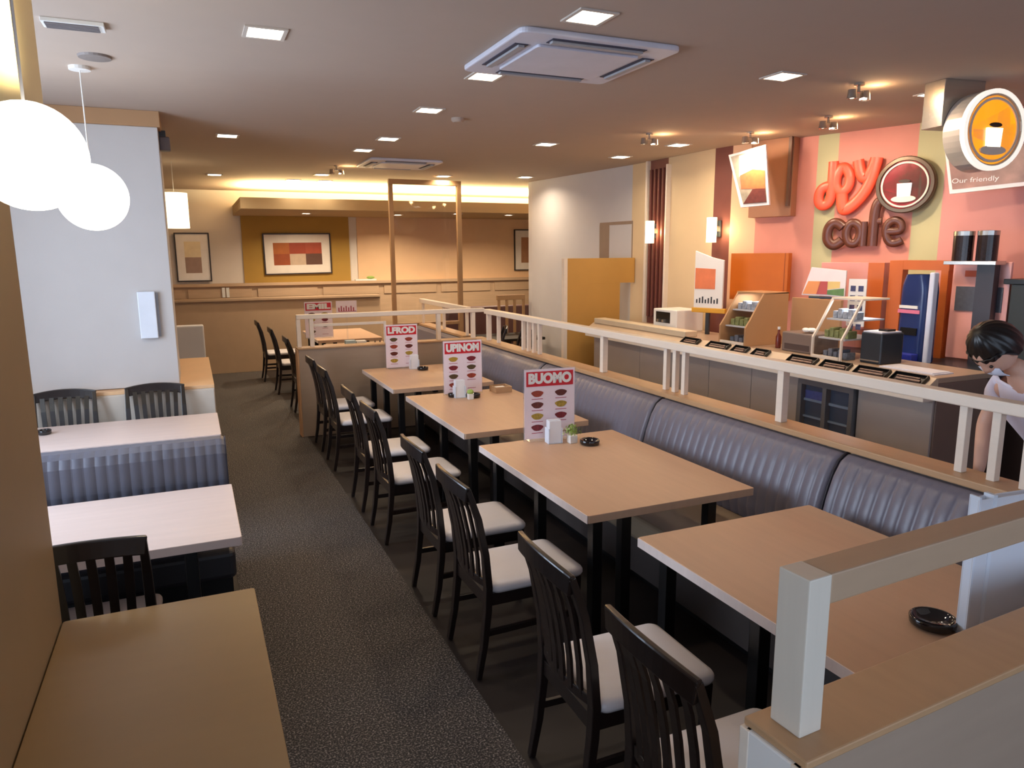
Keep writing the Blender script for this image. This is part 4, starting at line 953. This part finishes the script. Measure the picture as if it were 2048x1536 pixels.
# palms and fingers joined to each wrist
def hand(w, dirv, side):
    d = Vector(dirv).normalized(); s = Vector(side).normalized(); base = len(V); wp = Vector(V[w][:3])
    p = wp+d*.05; V.append((*p, .026, .016)); Ed.append((w, base))
    for k, (o_, l) in enumerate(((-.03, .062), (-.01, .072), (.01, .068), (.03, .054))):
        a = p+d*.035+s*o_; b_ = a+d*l*.55+Vector((0, 0, -.008)); c = b_+d*l*.45+Vector((.012, 0, -.016)); i = len(V)
        V.append((*a, .009, .009)); V.append((*b_, .0085, .0085)); V.append((*c, .007, .007)); Ed.extend([(base, i), (i, i+1), (i+1, i+2)])
    a = wp+d*.03-s*.034; b_ = a+d*.03-s*.02; i = len(V)
    V.append((*a, .011, .011)); V.append((*b_, .009, .009)); Ed.extend([(base, i), (i, i+1)])
hand(8, (-.5, -.1, -.85), (0, 1, 0)); hand(11, (-.5, .1, -.85), (0, -1, 0))
skin('body', V, Ed, M_skin, P, 0, 2)
# head mesh: egg shape with nose, brow, chin, ears; face looks down-left
hd = bpy.data.objects.new('head', None)
def headmesh():
    b = B(); n, m = 32, 22; vs = []
    for i in range(m+1):
        t_ = PI*i/m
        for k in range(n):
            a = 2*PI*k/n
            x = .080*math.sin(t_)*math.cos(a); y = .098*math.sin(t_)*math.sin(a); z = .122*math.cos(t_)
            if z < 0: x *= 1-.32*(-z/.122)**1.5; y *= 1-.12*(-z/.122)
            if y < 0 and z < .02: y *= .96
            f = max(0, -math.sin(a))       # face on -y
            y -= .022*math.exp(-((x/.014)**2))*math.exp(-(((z+.012)/.022)**2))*(1 if y < 0 else 0)   # nose
            y += .010*math.exp(-(((abs(x)-.032)/.014)**2))*math.exp(-(((z-.012)/.012)**2))*(1 if y < 0 else 0)  # eye sockets
            y -= .006*math.exp(-((x/.024)**2))*math.exp(-(((z+.058)/.010)**2))*(1 if y < 0 else 0)  # lips
            vs.append((x, y, z))
    b.add(vs, [(n*i+k, n*i+n+k, n*i+n+(k+1) % n, n*i+(k+1) % n) for i in range(m) for k in range(n)])
    for s in (-1, 1): b.sphere((s*.080, .008, -.004), .026, (.35, .8, 1.15), 12, 8)
    return b
o = headmesh().build('head', M_skin, P, smooth=True); hp = Vector((-.17, .07, 1.555))
HR = Euler((math.radians(62), math.radians(0), math.radians(-98)), 'XYZ'); o.location = hp; o.rotation_euler = HR
for s in (-1, 1):
    e = B().sphere((s*.031, -.083, .010), .008, None, 12, 8).build('eye', mat('eye_dark', (40, 28, 24), .2), P, smooth=True); e.location = hp; e.rotation_euler = HR
def hairf(u, v):
    a = u*2*PI; t_ = v*PI*.62; r = 1.0
    x = .100*math.sin(t_)*math.cos(a); y = .020+.108*math.sin(t_)*math.sin(a); z = .012+.136*math.cos(t_)
    fr = max(0, -math.sin(a)-.15)/.85; z = z+max(0, (.052-z))*min(1, fr*2.2)
    w_ = .003*math.sin(a*17+t_*3)*math.sin(min(t_, PI/2))
    return (x+w_*math.cos(a), y+w_*math.sin(a), z)
o = B().grid(hairf, 64, 24).build('hair', M_hair, P, smooth=True); o.location = hp; o.rotation_euler = HR
sm = o.modifiers.new('solid', 'SOLIDIFY'); sm.thickness = .012; sm.offset = -1
# face mask
o = B().grid(lambda u, v: (.062*math.sin((u-.5)*2.2), -.082-.022*math.cos((u-.5)*2.6)*math.sin(v*PI)*.9, -.085+.075*v), 16, 10).build('face_mask', mat('mask_white', (220, 226, 244), .7), P, smooth=True); o.location = hp; o.rotation_euler = HR
sm = o.modifiers.new('solid', 'SOLIDIFY'); sm.thickness = .004
def sub(ids, grow, extra=0): return [tuple(V[i][:3])+tuple(r*grow+extra for r in V[i][3:5]) for i in ids]
skin('blouse', sub([1, 2, 3, 6, 9], 1.16, .03)+[(.065, .20, 1.24, .078, .075), (.03, -.215, 1.21, .078, .075), (.325, -.15, .98, .155, .15), (-.012, .02, 1.43, .075, .075)],
     [(7, 0), (0, 1), (1, 2), (2, 3), (3, 5), (2, 4), (4, 6), (2, 8)], M_blouse, P, 1, 2)
skin('trousers', [(.305, -.148, 1.05, .155, .16), (.35, -.16, .90, .15, .15)]+sub([12, 13, 14], 1.08, .018)+sub([16, 17, 18], 1.08, .018),
     [(0, 1), (1, 2), (2, 3), (3, 4), (1, 5), (5, 6), (6, 7)], M_trous, P, 1, 2)
b = B()
for y in (-.02, -.28): b.sphere((.28, y, .035), .05, (2.4, .9, .75), 16, 10)
b.build('shoes', M_black, P, smooth=True)
